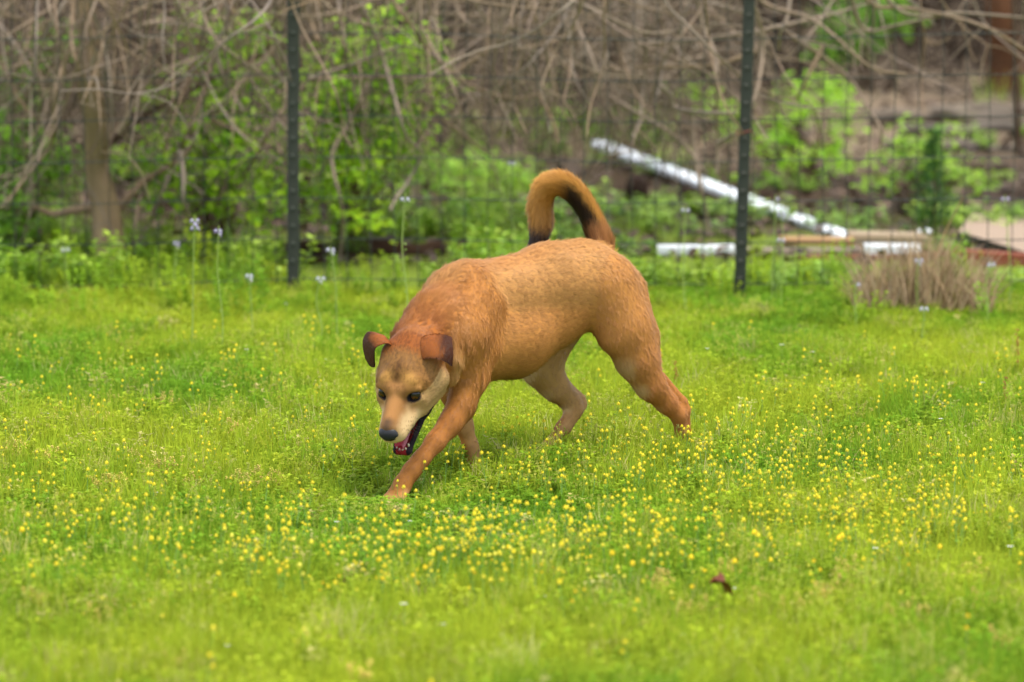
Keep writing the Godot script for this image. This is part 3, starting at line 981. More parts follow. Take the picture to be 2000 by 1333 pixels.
func build_meadow() -> void:
	rng.seed = 21
	var green := paint_mat(0.7, Color(0.9, 0.9, 0.9), 0.2)
	var kinds := []
	for k in 4: kinds.append(grass_clump(36, 0.035, 0.04, 0.105))
	for k in 4: kinds.append(herb_clump(12, 0.035, 0.025, 0.07, 0.011))
	for k in 2: kinds.append(seed_clump(12, 0.03, 0.05, 0.105, 0.0015))
	var where := []
	var tint := []
	for k in kinds.size():
		var w: Array[Transform3D] = []
		where.append(w)
		tint.append(PackedColorArray())
	var warm := Color(0.42, 0.50, 0.035)
	var cool := Color(0.18, 0.35, 0.022)
	var straw := Color(0.60, 0.54, 0.20)
	for n in 37000:
		var p := field_spot(3.9, -3.95)
		var patch := noise.get_noise_2d(p.x * 22, p.z * 9)
		var patch2 := noise.get_noise_2d(p.x * 40 + 90, p.z * 22)
		var roll := rng.randf()
		var kind := 0
		if roll < 0.55 + 0.25 * patch: kind = rng.randi() % 4
		elif roll < 0.91: kind = 4 + rng.randi() % 4
		else: kind = 8 + rng.randi() % 2
		if kind >= 8 and patch2 < -0.1: kind = rng.randi() % 4
		var tall := 1.0 - 0.42 * smoothstep(-1.2, -3.3, p.z) + 0.25 * patch2
		tall *= lerpf(0.72, 1.0, smoothstep(0.1, 0.35, Vector2(p.x + 0.25, p.z - 0.3).length()))
		tall *= lerpf(0.42, 1.0, smoothstep(0.05, 0.17, Vector2(p.x + 0.262, p.z - 0.43).length()))
		tall *= lerpf(0.62, 1.0, smoothstep(0.25, 0.6, Vector2(p.x + 0.2, (p.z - 0.8) * 0.75).length()))
		var s := rr(0.8, 1.2)
		p.y = rise(p.x, p.z) - 0.002
		where[kind].append(Transform3D(Basis(Vector3.UP, rr(0, TAU)).scaled(Vector3(s, s * tall * rr(0.75, 1.2), s)), p))
		var c := cool.lerp(warm, clampf(0.62 + 1.4 * patch + rr(-0.35, 0.35), 0, 1))
		if kind >= 8: c = Color(0.54, 0.60, 0.06).lerp(Color(0.62, 0.60, 0.18), rng.randf())
		elif rng.randf() < 0.035: c = straw
		tint[kind].append(vary(c, 0.22))
	var names := ["grass", "meadow_herbs", "seed_stems"]
	var labels := ["bright green fine meadow grass covering the ground", "low small-leaved clover and herbs among the meadow grass", "thin stems with tiny pale yellow buds among the grass"]
	var cats := ["grass", "herbs", "seed stems"]
	for g in 3:
		var root := thing(names[g], Vector3.ZERO, labels[g], cats[g])
		root.set_meta("kind", "stuff")
		for k in ([[0, 1, 2, 3], [4, 5, 6, 7], [8, 9]] as Array)[g]:
			scatter(["blades", "leaves", "buds"][g], kinds[k], green, where[k], tint[k], root)
	build_edge_growth(green)
	build_flowers()
	build_small_things()

func build_edge_growth(green: Material) -> void:
	# taller weeds where the mower does not reach, along the fence
	var weeds := []
	var where := []
	var tint := []
	for k in 4:
		weeds.append(herb_clump(8, 0.045, 0.04, 0.12, 0.014))
		var w: Array[Transform3D] = []
		where.append(w)
		tint.append(PackedColorArray())
	for n in 800:
		var p := field_spot(-2.9, -4.5)
		if p.z > -3.3 and rng.randf() < 0.6: continue
		if p.x > 0.25 and rng.randf() < 0.6: continue
		if p.x > -0.75 and p.x < -0.18 and rng.randf() < 0.8: continue
		var k := rng.randi() % 4
		p.y = rise(p.x, p.z)
		var s := rr(0.6, 1.1)
		where[k].append(Transform3D(Basis(Vector3.UP, rr(0, TAU)).scaled(Vector3(s, s * (rr(0.6, 1.2) if rng.randf() < 0.8 else rr(1.2, 1.9)), s)), p))
		tint[k].append(vary(Color(0.42, 0.54, 0.04).lerp(Color(0.20, 0.38, 0.03), rng.randf()), 0.2))
	var root := thing("edge_weeds", Vector3.ZERO, "taller light green weeds growing along the foot of the wire fence", "weeds")
	root.set_meta("kind", "stuff")
	for k in 4: scatter("leaves", weeds[k], green, where[k], tint[k], root)

func build_flowers() -> void:
	var mat := paint_mat(0.5, Color(0.3, 0.3, 0.1), 0.3)
	var meshes := []
	for k in 8: meshes.append(yellow_flower_mesh(k))
	var spots: Array[Vector3] = []
	for patch in [[850, 1165, 280, 38, 250], [1060, 1130, 130, 45, 70], [1780, 1020, 190, 60, 260], [1720, 830, 180, 30, 80], [1180, 950, 170, 45, 130], [1480, 960, 160, 50, 130], [450, 930, 380, 110, 120], [350, 800, 300, 70, 60], [200, 1080, 300, 60, 140], [1500, 1130, 260, 50, 90], [300, 1180, 250, 50, 50], [1300, 1060, 400, 70, 130], [1000, 1000, 900, 240, 180]]:
		for n in int(patch[4] * 1.0):
			var p := ground_at(patch[0] + rng.randfn() * patch[2], clampf(patch[1] + rng.randfn() * patch[3], 700, 1500))
			if absf(p.x) < 0.101 * (12.0 - p.z) + 0.4: spots.append(p)
	spots.sort_custom(func(a: Vector3, b: Vector3) -> bool:
		var ia := absf(a.x) < 0.1 * (12.0 - a.z) and ground_px(a) < 1385
		var ib := absf(b.x) < 0.1 * (12.0 - b.z) and ground_px(b) < 1385
		if ia != ib: return ia
		return a.z > b.z)
	var rest: Array[Transform3D] = []
	var tint := PackedColorArray()
	for k in spots.size():
		var p := spots[k]
		p.y = rise(p.x, p.z)
		var turn := Basis(Vector3.UP, rr(0, TAU)).scaled(Vector3(1, 1.15, 1) * rr(0.55, 1.1) * lerpf(0.95, 1.1, smoothstep(0.8, 1.6, p.z)))
		if k < 290:
			var o := part("yellow_flower", meshes[k % 8], mat, self, p)
			o.basis = turn
			tag(o, "small round yellow clover flower on a thin stem in the meadow grass", "flower", "yellow clover flowers in the meadow")
		else:
			rest.append(Transform3D(turn, p))
			tint.append(Color.WHITE)
	var far := scatter("yellow_flowers_beyond", meshes[0], mat, rest, tint, self)
	far.name = "distant_yellow_flowers"
	tag(far, "scattered yellow clover flowers farther back in the meadow", "flowers")

func ground_px(p: Vector3) -> float:
	var q := cam_basis.inverse() * (p - EYE)
	return 666.5 - F * q.y / -q.z

func toadflax(px: float, py: float, z: float, blooms: int, label: String, pale := 0.0) -> void:
	# a slender spike: stem, narrow leaves, a few two-lipped flowers at the top
	var head := at(px, py, z)
	var foot := Vector3(head.x + rr(-0.02, 0.02), rise(head.x, z), z + rr(-0.02, 0.02))
	var o := thing("toadflax", foot, label, "flower", "pale violet toadflax spikes standing above the grass")
	var b := Buf.new()
	var top := head - foot
	var pts := PackedVector3Array([Vector3.ZERO, top * 0.35 + Vector3(rr(-0.01, 0.01), 0, 0), top * 0.7 + Vector3(rr(-0.012, 0.012), 0, 0), top, top * 1.03])
	tube(b, smooth_path(pts, 4), 0.0020, 0.0012, 5, Color(0.26, 0.36, 0.07))
	for j in 16:
		var t := rr(0.05, 0.9)
		var e := rr(0, TAU)
		leaflet(b, top * t, Vector3(cos(e), 1.2, sin(e)).normalized(), 0.016 * (1.1 - t * 0.7), 0.0035, Color(0.18, 0.30, 0.04))
	for j in 8:
		dot_shape(b, top * rr(0.86, 1.02) + Vector3(rr(-1, 1), 0, rr(-1, 1)) * 0.003, 0.0018, Color(0.25, 0.30, 0.08))
	part("stem", b.mesh(), paint_mat(0.6, Color(0.3, 0.3, 0.1)), o)
	for k in blooms:
		var f := Buf.new()
		var e := k * 2.3 + rr(0, 1)
		var p := top + Vector3(cos(e) * 0.008, -0.011 * (k / 2), sin(e) * 0.008 + 0.003)
		var c := Color(0.36, 0.28, 0.55).lerp(Color(0.62, 0.62, 0.70), clampf(pale + rr(0, 0.3), 0, 1))
		for q in 5:
			var a := TAU * q / 5.0 + 0.3
			var d := Vector3(cos(a), sin(a) * 0.9 - 0.1, 0.35).normalized()
			leaflet(f, p, d, 0.0095 if q > 2 else 0.0075, 0.0075, c * rr(0.85, 1.1))
		dot_shape(f, p + Vector3(0, 0, 0.002), 0.0028, Color(0.85, 0.85, 0.88))
		part("bloom", f.mesh(), paint_mat(0.5, Color(0.4, 0.4, 0.4)), o)

func build_small_things() -> void:
	toadflax(380, 430, -2.2, 6, "tallest pale violet toadflax spike, in front of the leafy shrub by the left trunk")
	toadflax(427, 450, -2.1, 3, "slender violet toadflax spike just right of the tallest one")
	toadflax(345, 474, -3.6, 3, "blurred violet toadflax between the left trunk and the tallest spike")
	toadflax(487, 538, -2.5, 3, "white-flowered short toadflax left of the left fence post", 0.9)
	toadflax(646, 487, -2.4, 3, "arching toadflax spike right of the left fence post in front of dark logs", 0.4)
	toadflax(626, 543, -2.4, 3, "low pale toadflax at the foot of the arching spike", 0.7)
	toadflax(791, 388, -2.3, 2, "lone pale toadflax spike above the dog's shoulders", 0.5)
	toadflax(1339, 410, -3.3, 2, "pale toadflax to the right of the dog's tail below the white beam", 0.6)
	toadflax(1515, 388, -3.5, 1, "pink toadflax bloom just right of the right fence post", 0.1)
	toadflax(1526, 418, -3.5, 3, "toadflax spike seen against the white beam", 0.2)
	toadflax(1526, 468, -3.3, 2, "toadflax with two blooms in front of the tan board", 0.4)
	toadflax(1964, 388, -3.4, 2, "toadflax spike near the right edge above the plank sheet", 0.2)
	toadflax(1795, 508, -3.2, 3, "toadflax over the dry grass tuft on its left side", 0.4)
	toadflax(1936, 516, -3.0, 2, "toadflax at the right end of the dry grass tuft", 0.3)
	toadflax(1672, 555, -2.8, 1, "small violet toadflax left of the dry grass tuft", 0.3)
	toadflax(1806, 602, -2.4, 2, "short toadflax in the grass below the dry tuft", 0.4)
	toadflax(127, 487, -3.6, 2, "small pale toadflax left of the left trunk", 0.6)
	toadflax(1000, 318, -4.0, 2, "blurred pink toadflax left of the tail near the fence", 0.2)
	# small white flowers dotted low in the grass
	var wmat := paint_mat(0.5, Color(0.4, 0.4, 0.4))
	var wb := Buf.new()
	thin_stem(wb, Vector3.ZERO, Vector3(0.004, 0.075, 0), 0.0006, Color(0.10, 0.20, 0.03))
	for q in 6:
		var a := TAU * q / 6.0
		leaflet(wb, Vector3(0.004, 0.075, 0), Vector3(cos(a), 0.25, sin(a)).normalized(), 0.0065, 0.0045, Color(0.78, 0.78, 0.82))
	dot_shape(wb, Vector3(0.004, 0.076, 0), 0.0015, Color(0.7, 0.6, 0.1))
	var white := wb.mesh()
	for s in [[862, 1250], [1070, 1175], [790, 1232], [655, 1038], [800, 1030], [890, 780], [120, 700], [95, 835], [180, 740], [1530, 690], [1590, 710], [1380, 690], [1835, 835], [1975, 1110], [1330, 1250], [1710, 1105], [60, 760], [300, 985], [640, 700], [1920, 755], [1440, 1180], [440, 1290], [560, 590], [480, 690]]:
		var p := ground_at(s[0], s[1] + 48)
		p.y = rise(p.x, p.z)
		var o := part("white_flower", white, wmat, self, p)
		o.basis = Basis(Vector3.UP, rr(0, TAU)).scaled(Vector3.ONE * rr(0.8, 1.3))
		tag(o, "tiny white flower dotted low in the meadow grass", "flower", "tiny white flowers in the grass")
	# ochre heads of withered clover
	var om := seed_clump(9, 0.014, 0.05, 0.085, 0.0026)
	var ow: Array[Transform3D] = []
	var ot := PackedColorArray()
	for s in [[240, 890], [385, 945], [285, 915], [225, 940], [110, 892], [100, 800], [195, 940], [330, 915], [470, 830], [310, 770], [520, 925], [20, 868], [480, 935], [205, 815], [1430, 1120], [1600, 1170], [1480, 1180], [1540, 1190], [1300, 1140], [1780, 1200], [1910, 1180], [1900, 1125], [1750, 1215], [1350, 1195], [1655, 1120], [1640, 1150], [1830, 1150], [70, 1180], [180, 1200], [1960, 1260], [350, 1300], [690, 1325], [610, 1265]]:
		for r in 2:
			var p := ground_at(s[0] + rr(-22, 22), s[1] + 55 + rr(-8, 8))
			p.y = rise(p.x, p.z)
			ow.append(Transform3D(Basis(Vector3.UP, rr(0, TAU)), p))
			ot.append(vary(Color(0.62, 0.46, 0.10), 0.2))
	var oo := scatter("withered_clover", om, paint_mat(0.7), ow, ot, self)
	tag(oo, "ochre withered clover heads dotted through the grass", "seed heads")
	# red sorrel stalks
	for s in [[1322, 705, 790, "rusty sorrel stalk rising right behind the dog's hind leg"], [1963, 735, 830, "rusty sorrel stalk standing near the right edge of the meadow"], [1990, 640, 760, "thin red sorrel stalk at the far right edge below the fence"], [1280, 990, 1075, "reddish sorrel stalk in the flowers right of the dog's front paws"], [1500, 1130, 1185, "low reddish stalk in the blurred foreground grass on the right"]]:
		var p := ground_at(s[0], s[2])
		p.y = rise(p.x, p.z)
		var o := thing("sorrel_stalk", p, s[3], "sorrel", "red sorrel stalks in the meadow")
		var b := Buf.new()
		var h := px_size(s[2] - s[1], p.z)
		var top := Vector3(rr(-0.01, 0.01), h, 0)
		tube(b, PackedVector3Array([Vector3.ZERO, top * 0.5, top]), 0.0011, 0.0006, 5, lin(150, 100, 50, 0.7))
		part("stem", b.mesh(), paint_mat(0.6), o)
		var sb := Buf.new()
		for j in 40:
			dot_shape(sb, top * rr(0.45, 1.0) + Vector3(rr(-1, 1), 0, rr(-1, 1)) * 0.005, rr(0.0012, 0.0024), vary(lin(178, 92, 52, 0.7), 0.25))
		part("seeds", sb.mesh(), paint_mat(0.6), o)
	# a dead brown leaf caught in the grass
	var lp := at(1408, 1150, ground_at(1408, 1245).z)
	var lb := Buf.new()
	for j in 9:
		for k in 5:
			var t := j / 8.0
			var u := k / 2.0 - 1.0
			var w := 0.017 * sin(PI * clampf(t * 0.92 + 0.05, 0, 1))
			lb.add(Vector3((t - 0.5) * 0.075, 0.014 * u * u + 0.010 * sin(t * 5.0), u * w + 0.003 * sin(t * 17)), Vector3(0.1, 0.9, -u * 0.5).normalized(), vary(lin(126, 62, 32, 0.7), 0.2))
	for j in 8:
		for k in 4:
			var a := j * 5 + k
			lb.quad(a, a + 5, a + 6, a + 1)
	var leaf := part("dead_leaf", lb.mesh(), paint_mat(0.6), self, lp)
	leaf.rotation = Vector3(0.6, 0.5, -0.5)
	tag(leaf, "curled dead brown leaf lying in the foreground grass on the right", "leaf")


# ---------------------------------------------------------------- ground, fence, woods
func build_ground() -> void:
	var xs: Array[float] = [-400, -120, -40, -16]
	var zs: Array[float] = [40, 20, 12, 8]
	var x := -9.0
	while x <= 9.0: xs.append(x); x += 0.3
	xs.append_array([16.0, 40.0, 120.0, 400.0])
	var z := 5.0
	while z >= -30.0: zs.append(z); z -= 0.3
	zs.append_array([-34.0, -42.0, -60.0, -120.0, -400.0])
	var b := Buf.new()
	for q in zs:
		for p in xs:
			var soil := lin(120, 140, 50, 0.8)
			var litter := lin(100, 80, 62, 0.32)
			var w := smoothstep(-4.6, -7.0, q + 1.5 * noise.get_noise_2d(p * 12, q * 12))
			litter = litter.lerp(lin(158, 138, 114, 0.5), smoothstep(-8.5, -11.0, q))
			var c := soil.lerp(litter, w)
			var m := 1.0 + 0.35 * noise.get_noise_2d(p * 60, q * 60)
			var e := 0.3
			var n := Vector3(rise(p - e, q) - rise(p + e, q), 2 * e, rise(p, q - e) - rise(p, q + e)).normalized()
			b.add(Vector3(p, rise(p, q), q), n, Color(c.r * m, c.g * m, c.b * m))
	var w := xs.size()
	for j in zs.size() - 1:
		for k in w - 1:
			b.quad(j * w + k, (j + 1) * w + k, (j + 1) * w + k + 1, j * w + k + 1)
	var o := part("ground", b.mesh(), paint_mat(0.95, Color.BLACK, 0.2), self)
	o.set_meta("kind", "structure")

func px_path(pts: Array, z: float, zvar := 0.12, seed_ := 0.0) -> PackedVector3Array:
	var out := PackedVector3Array()
	for k in pts.size():
		out.append(at(pts[k][0], pts[k][1], z + zvar * sin(k * 1.3 + seed_ * 2.1) * minf(k * 0.5, 1.0)))
	return out

func branch(tree: Node3D, pts: Array, z: float, r0: float, r1: float, col: Color, from_limb := true) -> void:
	# a drooping branch traced over its length; it leaves a limb above the frame
	var all: Array = pts.duplicate()
	if from_limb and pts[0][1] < 40:
		all.push_front([pts[0][0] + (pts[0][0] - pts[1][0]) * 0.6, -90])
		all.push_front([pts[0][0] + (pts[0][0] - pts[1][0]) * 0.8, -190])
	var path := px_path(all, z, 0.10, pts[0][0])
	for k in path.size(): path[k] -= tree.position
	var b := Buf.new()
	tube(b, smooth_path(path, 6), px_size(r0 * 0.85, z), px_size(r1 * 0.85, z), 7, col, 0.25)
	part("branch", b.mesh(), bark_mat(), tree)

func arc_branch(tree: Node3D, x0: float, x1: float, y1: float, z0: float, z1: float, col: Color) -> void:
	# one of the many thin branches that hang and arch from the limbs above the frame
	var x := rr(x0, x1)
	var y := -180.0
	var ang := rr(0.9, 2.3) if x < 620 else rr(0.5, 2.6)
	var bend := rr(-0.16, 0.16)
	var pts := [[x, y]]
	var low := y1 * rr(0.35, 1.25)
	for k in 9:
		ang += bend + rr(-0.28, 0.28)
		if ang < -0.1: bend = absf(bend)
		if ang > 3.2: bend = -absf(bend)
		var step := rr(45, 80)
		x += cos(ang) * step
		y += maxf(sin(ang), -0.25) * step * (1.5 if y < -40.0 else 1.0)
		pts.append([x, y])
		if y > low: break
	var z := rr(z0, z1)
	var path := px_path(pts, z, 0.12, x)
	for k in path.size(): path[k] -= tree.position
	var b := Buf.new()
	var r := rr(1.6, 3.4)
	tube(b, smooth_path(path, 5), px_size(r, z), px_size(r * 0.4, z), 6, vary(col, 0.15), 0.2)
	for q in 3:
		# a side twig
		var i := 2 + rng.randi() % (path.size() - 2) if path.size() > 3 else 1
		var e := path[i] + Vector3(rr(-0.16, 0.16), rr(-0.14, 0.05), rr(-0.05, 0.05))
		tube(b, smooth_path(PackedVector3Array([path[i], path[i].lerp(e, 0.5) + Vector3(rr(-0.02, 0.02), rr(-0.03, 0.03), 0), e]), 3), px_size(r * 0.5, z), px_size(r * 0.25, z), 4, col)
	part("branch", b.mesh(), bark_mat(), tree)

var _bark: StandardMaterial3D
func bark_mat() -> StandardMaterial3D:
	if _bark == null:
		_bark = paint_mat(0.85, Color.BLACK, 0.2)
	return _bark

func twig_spray(size: float, n: int, r: float) -> ArrayMesh:
	# a spray of thin bare twigs, forking
	var b := Buf.new()
	for k in n:
		var p := Vector3.ZERO
		var d := Vector3(rr(-1, 1), rr(-0.9, 0.3), rr(-0.5, 0.5)).normalized()
		var pts := PackedVector3Array([p])
		for j in 6:
			d = (d + Vector3(rr(-0.4, 0.4), rr(-0.45, 0.35), rr(-0.3, 0.3))).normalized()
			p += d * size / 6.0
			pts.append(p)
		tube(b, pts, r, r * 0.45, 4, Color.WHITE * rr(0.8, 1.1))
		for f in 3:
			var q := pts[1 + rng.randi() % 5]
			var e := Vector3(rr(-1, 1), rr(-1, 0.5), rr(-0.5, 0.5)).normalized()
			var sub := PackedVector3Array([q])
			for j in 4:
				e = (e + Vector3(rr(-0.4, 0.4), rr(-0.4, 0.3), rr(-0.3, 0.3))).normalized()
				q += e * size * 0.11
				sub.append(q)
			tube(b, sub, r * 0.6, r * 0.3, 3, Color.WHITE * rr(0.8, 1.1))
	return b.mesh()

func leaf_mesh(ln: float, w: float) -> ArrayMesh:
	# a broad pointed leaf, cupped along the midrib and drooping at the tip
	var b := Buf.new()
	var prof := [0.0, 0.75, 1.0, 0.8, 0.42, 0.0]
	for j in 6:
		var t := j / 5.0
		var droop := -0.18 * t * t * ln
		for s in [-1.0, 0.0, 1.0]:
			var e: float = prof[j]
			b.add(Vector3(s * w * 0.5 * e, droop + absf(s) * e * w * 0.16, t * ln), Vector3(-s * 0.35, 1, 0.25 * t).normalized(), Color.WHITE)
	for j in 5:
		for s in 2:
			var a := j * 3 + s
			b.quad(a, a + 1, a + 4, a + 3)
	return b.mesh()

func leaf_cloud(o: Node3D, lm: Mesh, mat: Material, blobs: Array, n: int, c0: Color, c1: Color, smin := 0.7, smax := 1.3) -> void:
	# leaves in loose sprays through the given ellipsoids: pixel x, pixel y, depth, radius x, radius y, radius z
	var where: Array[Transform3D] = []
	var tint := PackedColorArray()
	var total := 0.0
	for e in blobs: total += e[3] * e[4]
	for e in blobs:
		var m := int(n * e[3] * e[4] / total / 7.0)
		var mid := at(e[0], e[1], e[2])
		for k in m:
			var d := Vector3(rng.randfn(), rng.randfn(), rng.randfn())
			d = d.normalized() * pow(rng.randf(), 0.45)
			var p := mid + Vector3(d.x * px_size(e[3], e[2]), d.y * px_size(e[4], e[2]), d.z * e[5])
			if p.y < 0.02: continue
			var run := Vector3(rr(-1, 1), rr(-0.4, 0.5), rr(-1, 1)).normalized()
			var c := c0.lerp(c1, rng.randf())
			for j in 7:
				var q := p + run * (j - 3) * 0.022 + Vector3(rr(-1, 1), rr(-1, 1), rr(-1, 1)) * 0.012
				var f := Vector3(rr(-1, 1), rr(-0.5, 0.35), rr(-1, 1) + 0.25).normalized()
				var s := rr(smin, smax)
				where.append(Transform3D(Basis.looking_at(-f, Vector3(rr(-0.5, 0.5), 1, rr(-0.3, 0.7))).scaled(Vector3.ONE * s), q - o.position))
				tint.append(vary(c, 0.2))
	scatter("foliage", lm, mat, where, tint, o)

func shrub(label: String, base_px: float, z: float, blobs: Array, leaves: int, c0: Color, c1: Color, size := 0.034, called := "leafy_shrub", category := "shrub", group := "") -> Node3D:
	var foot := at(base_px, 600, z)
	foot.y = rise(foot.x, z) - 0.02
	var o := thing(called, foot, label, category, group)
	for e in blobs:
		for k in 3:
			var b := Buf.new()
			var top := at(e[0] + rr(-0.6, 0.6) * e[3], e[1] + rr(-0.9, 0.2) * e[4], e[2]) - foot
			var pts := PackedVector3Array([Vector3(rr(-0.06, 0.06), 0, rr(-0.06, 0.06)), top * 0.4 + Vector3(rr(-0.08, 0.08), 0.05, rr(-0.05, 0.05)), top * 0.75 + Vector3(rr(-0.05, 0.05), 0.05, rr(-0.05, 0.05)), top])
			tube(b, smooth_path(pts, 5), rr(0.005, 0.009), 0.002, 6, lin(120, 100, 78, 0.7), 0.2)
			part("stem", b.mesh(), bark_mat(), o)
	leaf_cloud(o, leaf_mesh(size, size * 0.62), paint_mat(0.5, Color(0.9, 0.9, 0.9), 0.3), blobs, leaves, c0, c1)
	return o

func trunk_tree(label: String, path_px: Array, z: float, r0: float, r1: float, col: Color, called := "bare_tree", group := "") -> Node3D:
	# a trunk traced upward from the ground, carried on above the frame
	var p := at(path_px[0][0], path_px[0][1], z)
	var foot := Vector3(p.x, rise(p.x, z) - 0.03, z)
	var o := thing(called, foot, label, "tree", group)
	var path := px_path(path_px, z, 0.05, path_px[0][0])
	path[0].y = foot.y
	for k in path.size(): path[k] -= foot
	var b := Buf.new()
	tube(b, smooth_path(path, 8), px_size(r0, z), px_size(r1, z), 16, col, 0.22, px_size(r0 * 0.35, z))
	part("trunk", b.mesh(), bark_mat(), o)
	return o

func limb_above(o: Node3D, pts: Array, z: float, r0: float, r1: float, col: Color) -> void:
	var path := px_path(pts, z, 0.05, 1.0)
	for k in path.size(): path[k] -= o.position
	var b := Buf.new()
	tube(b, smooth_path(path, 6), px_size(r0, z), px_size(r1, z), 9, col, 0.2)
	part("limb", b.mesh(), bark_mat(), o)

func twigs_for(o: Node3D, sprays: Array, boxes: Array, col: Color) -> void:
	# thin twigs: pixel x0, y0, x1, y1, depth near, depth far, count, size
	var where: Array = []
	var tint: Array = []
	for k in sprays.size():
		var w: Array[Transform3D] = []
		where.append(w)
		tint.append(PackedColorArray())
	for e in boxes:
		for n in e[6]:
			var z := rr(e[4], e[5])
			var p := at(rr(e[0], e[2]), lerpf(e[1], e[3], pow(rng.randf(), 1.35)), z)
			if p.y < 0.12: continue
			var k := rng.randi() % sprays.size()
			var s: float = e[7] * rr(0.6, 1.4)
			where[k].append(Transform3D(Basis(Vector3.UP, rr(-0.9, 0.9) + (PI if rng.randf() < 0.5 else 0.0)).rotated(Vector3.BACK, rr(-0.7, 0.7)).scaled(Vector3.ONE * s), p - o.position))
			tint[k].append(vary(col, 0.25))
	for k in sprays.size():
		if where[k].size(): scatter("twigs", sprays[k], bark_mat(), where[k], tint[k], o)

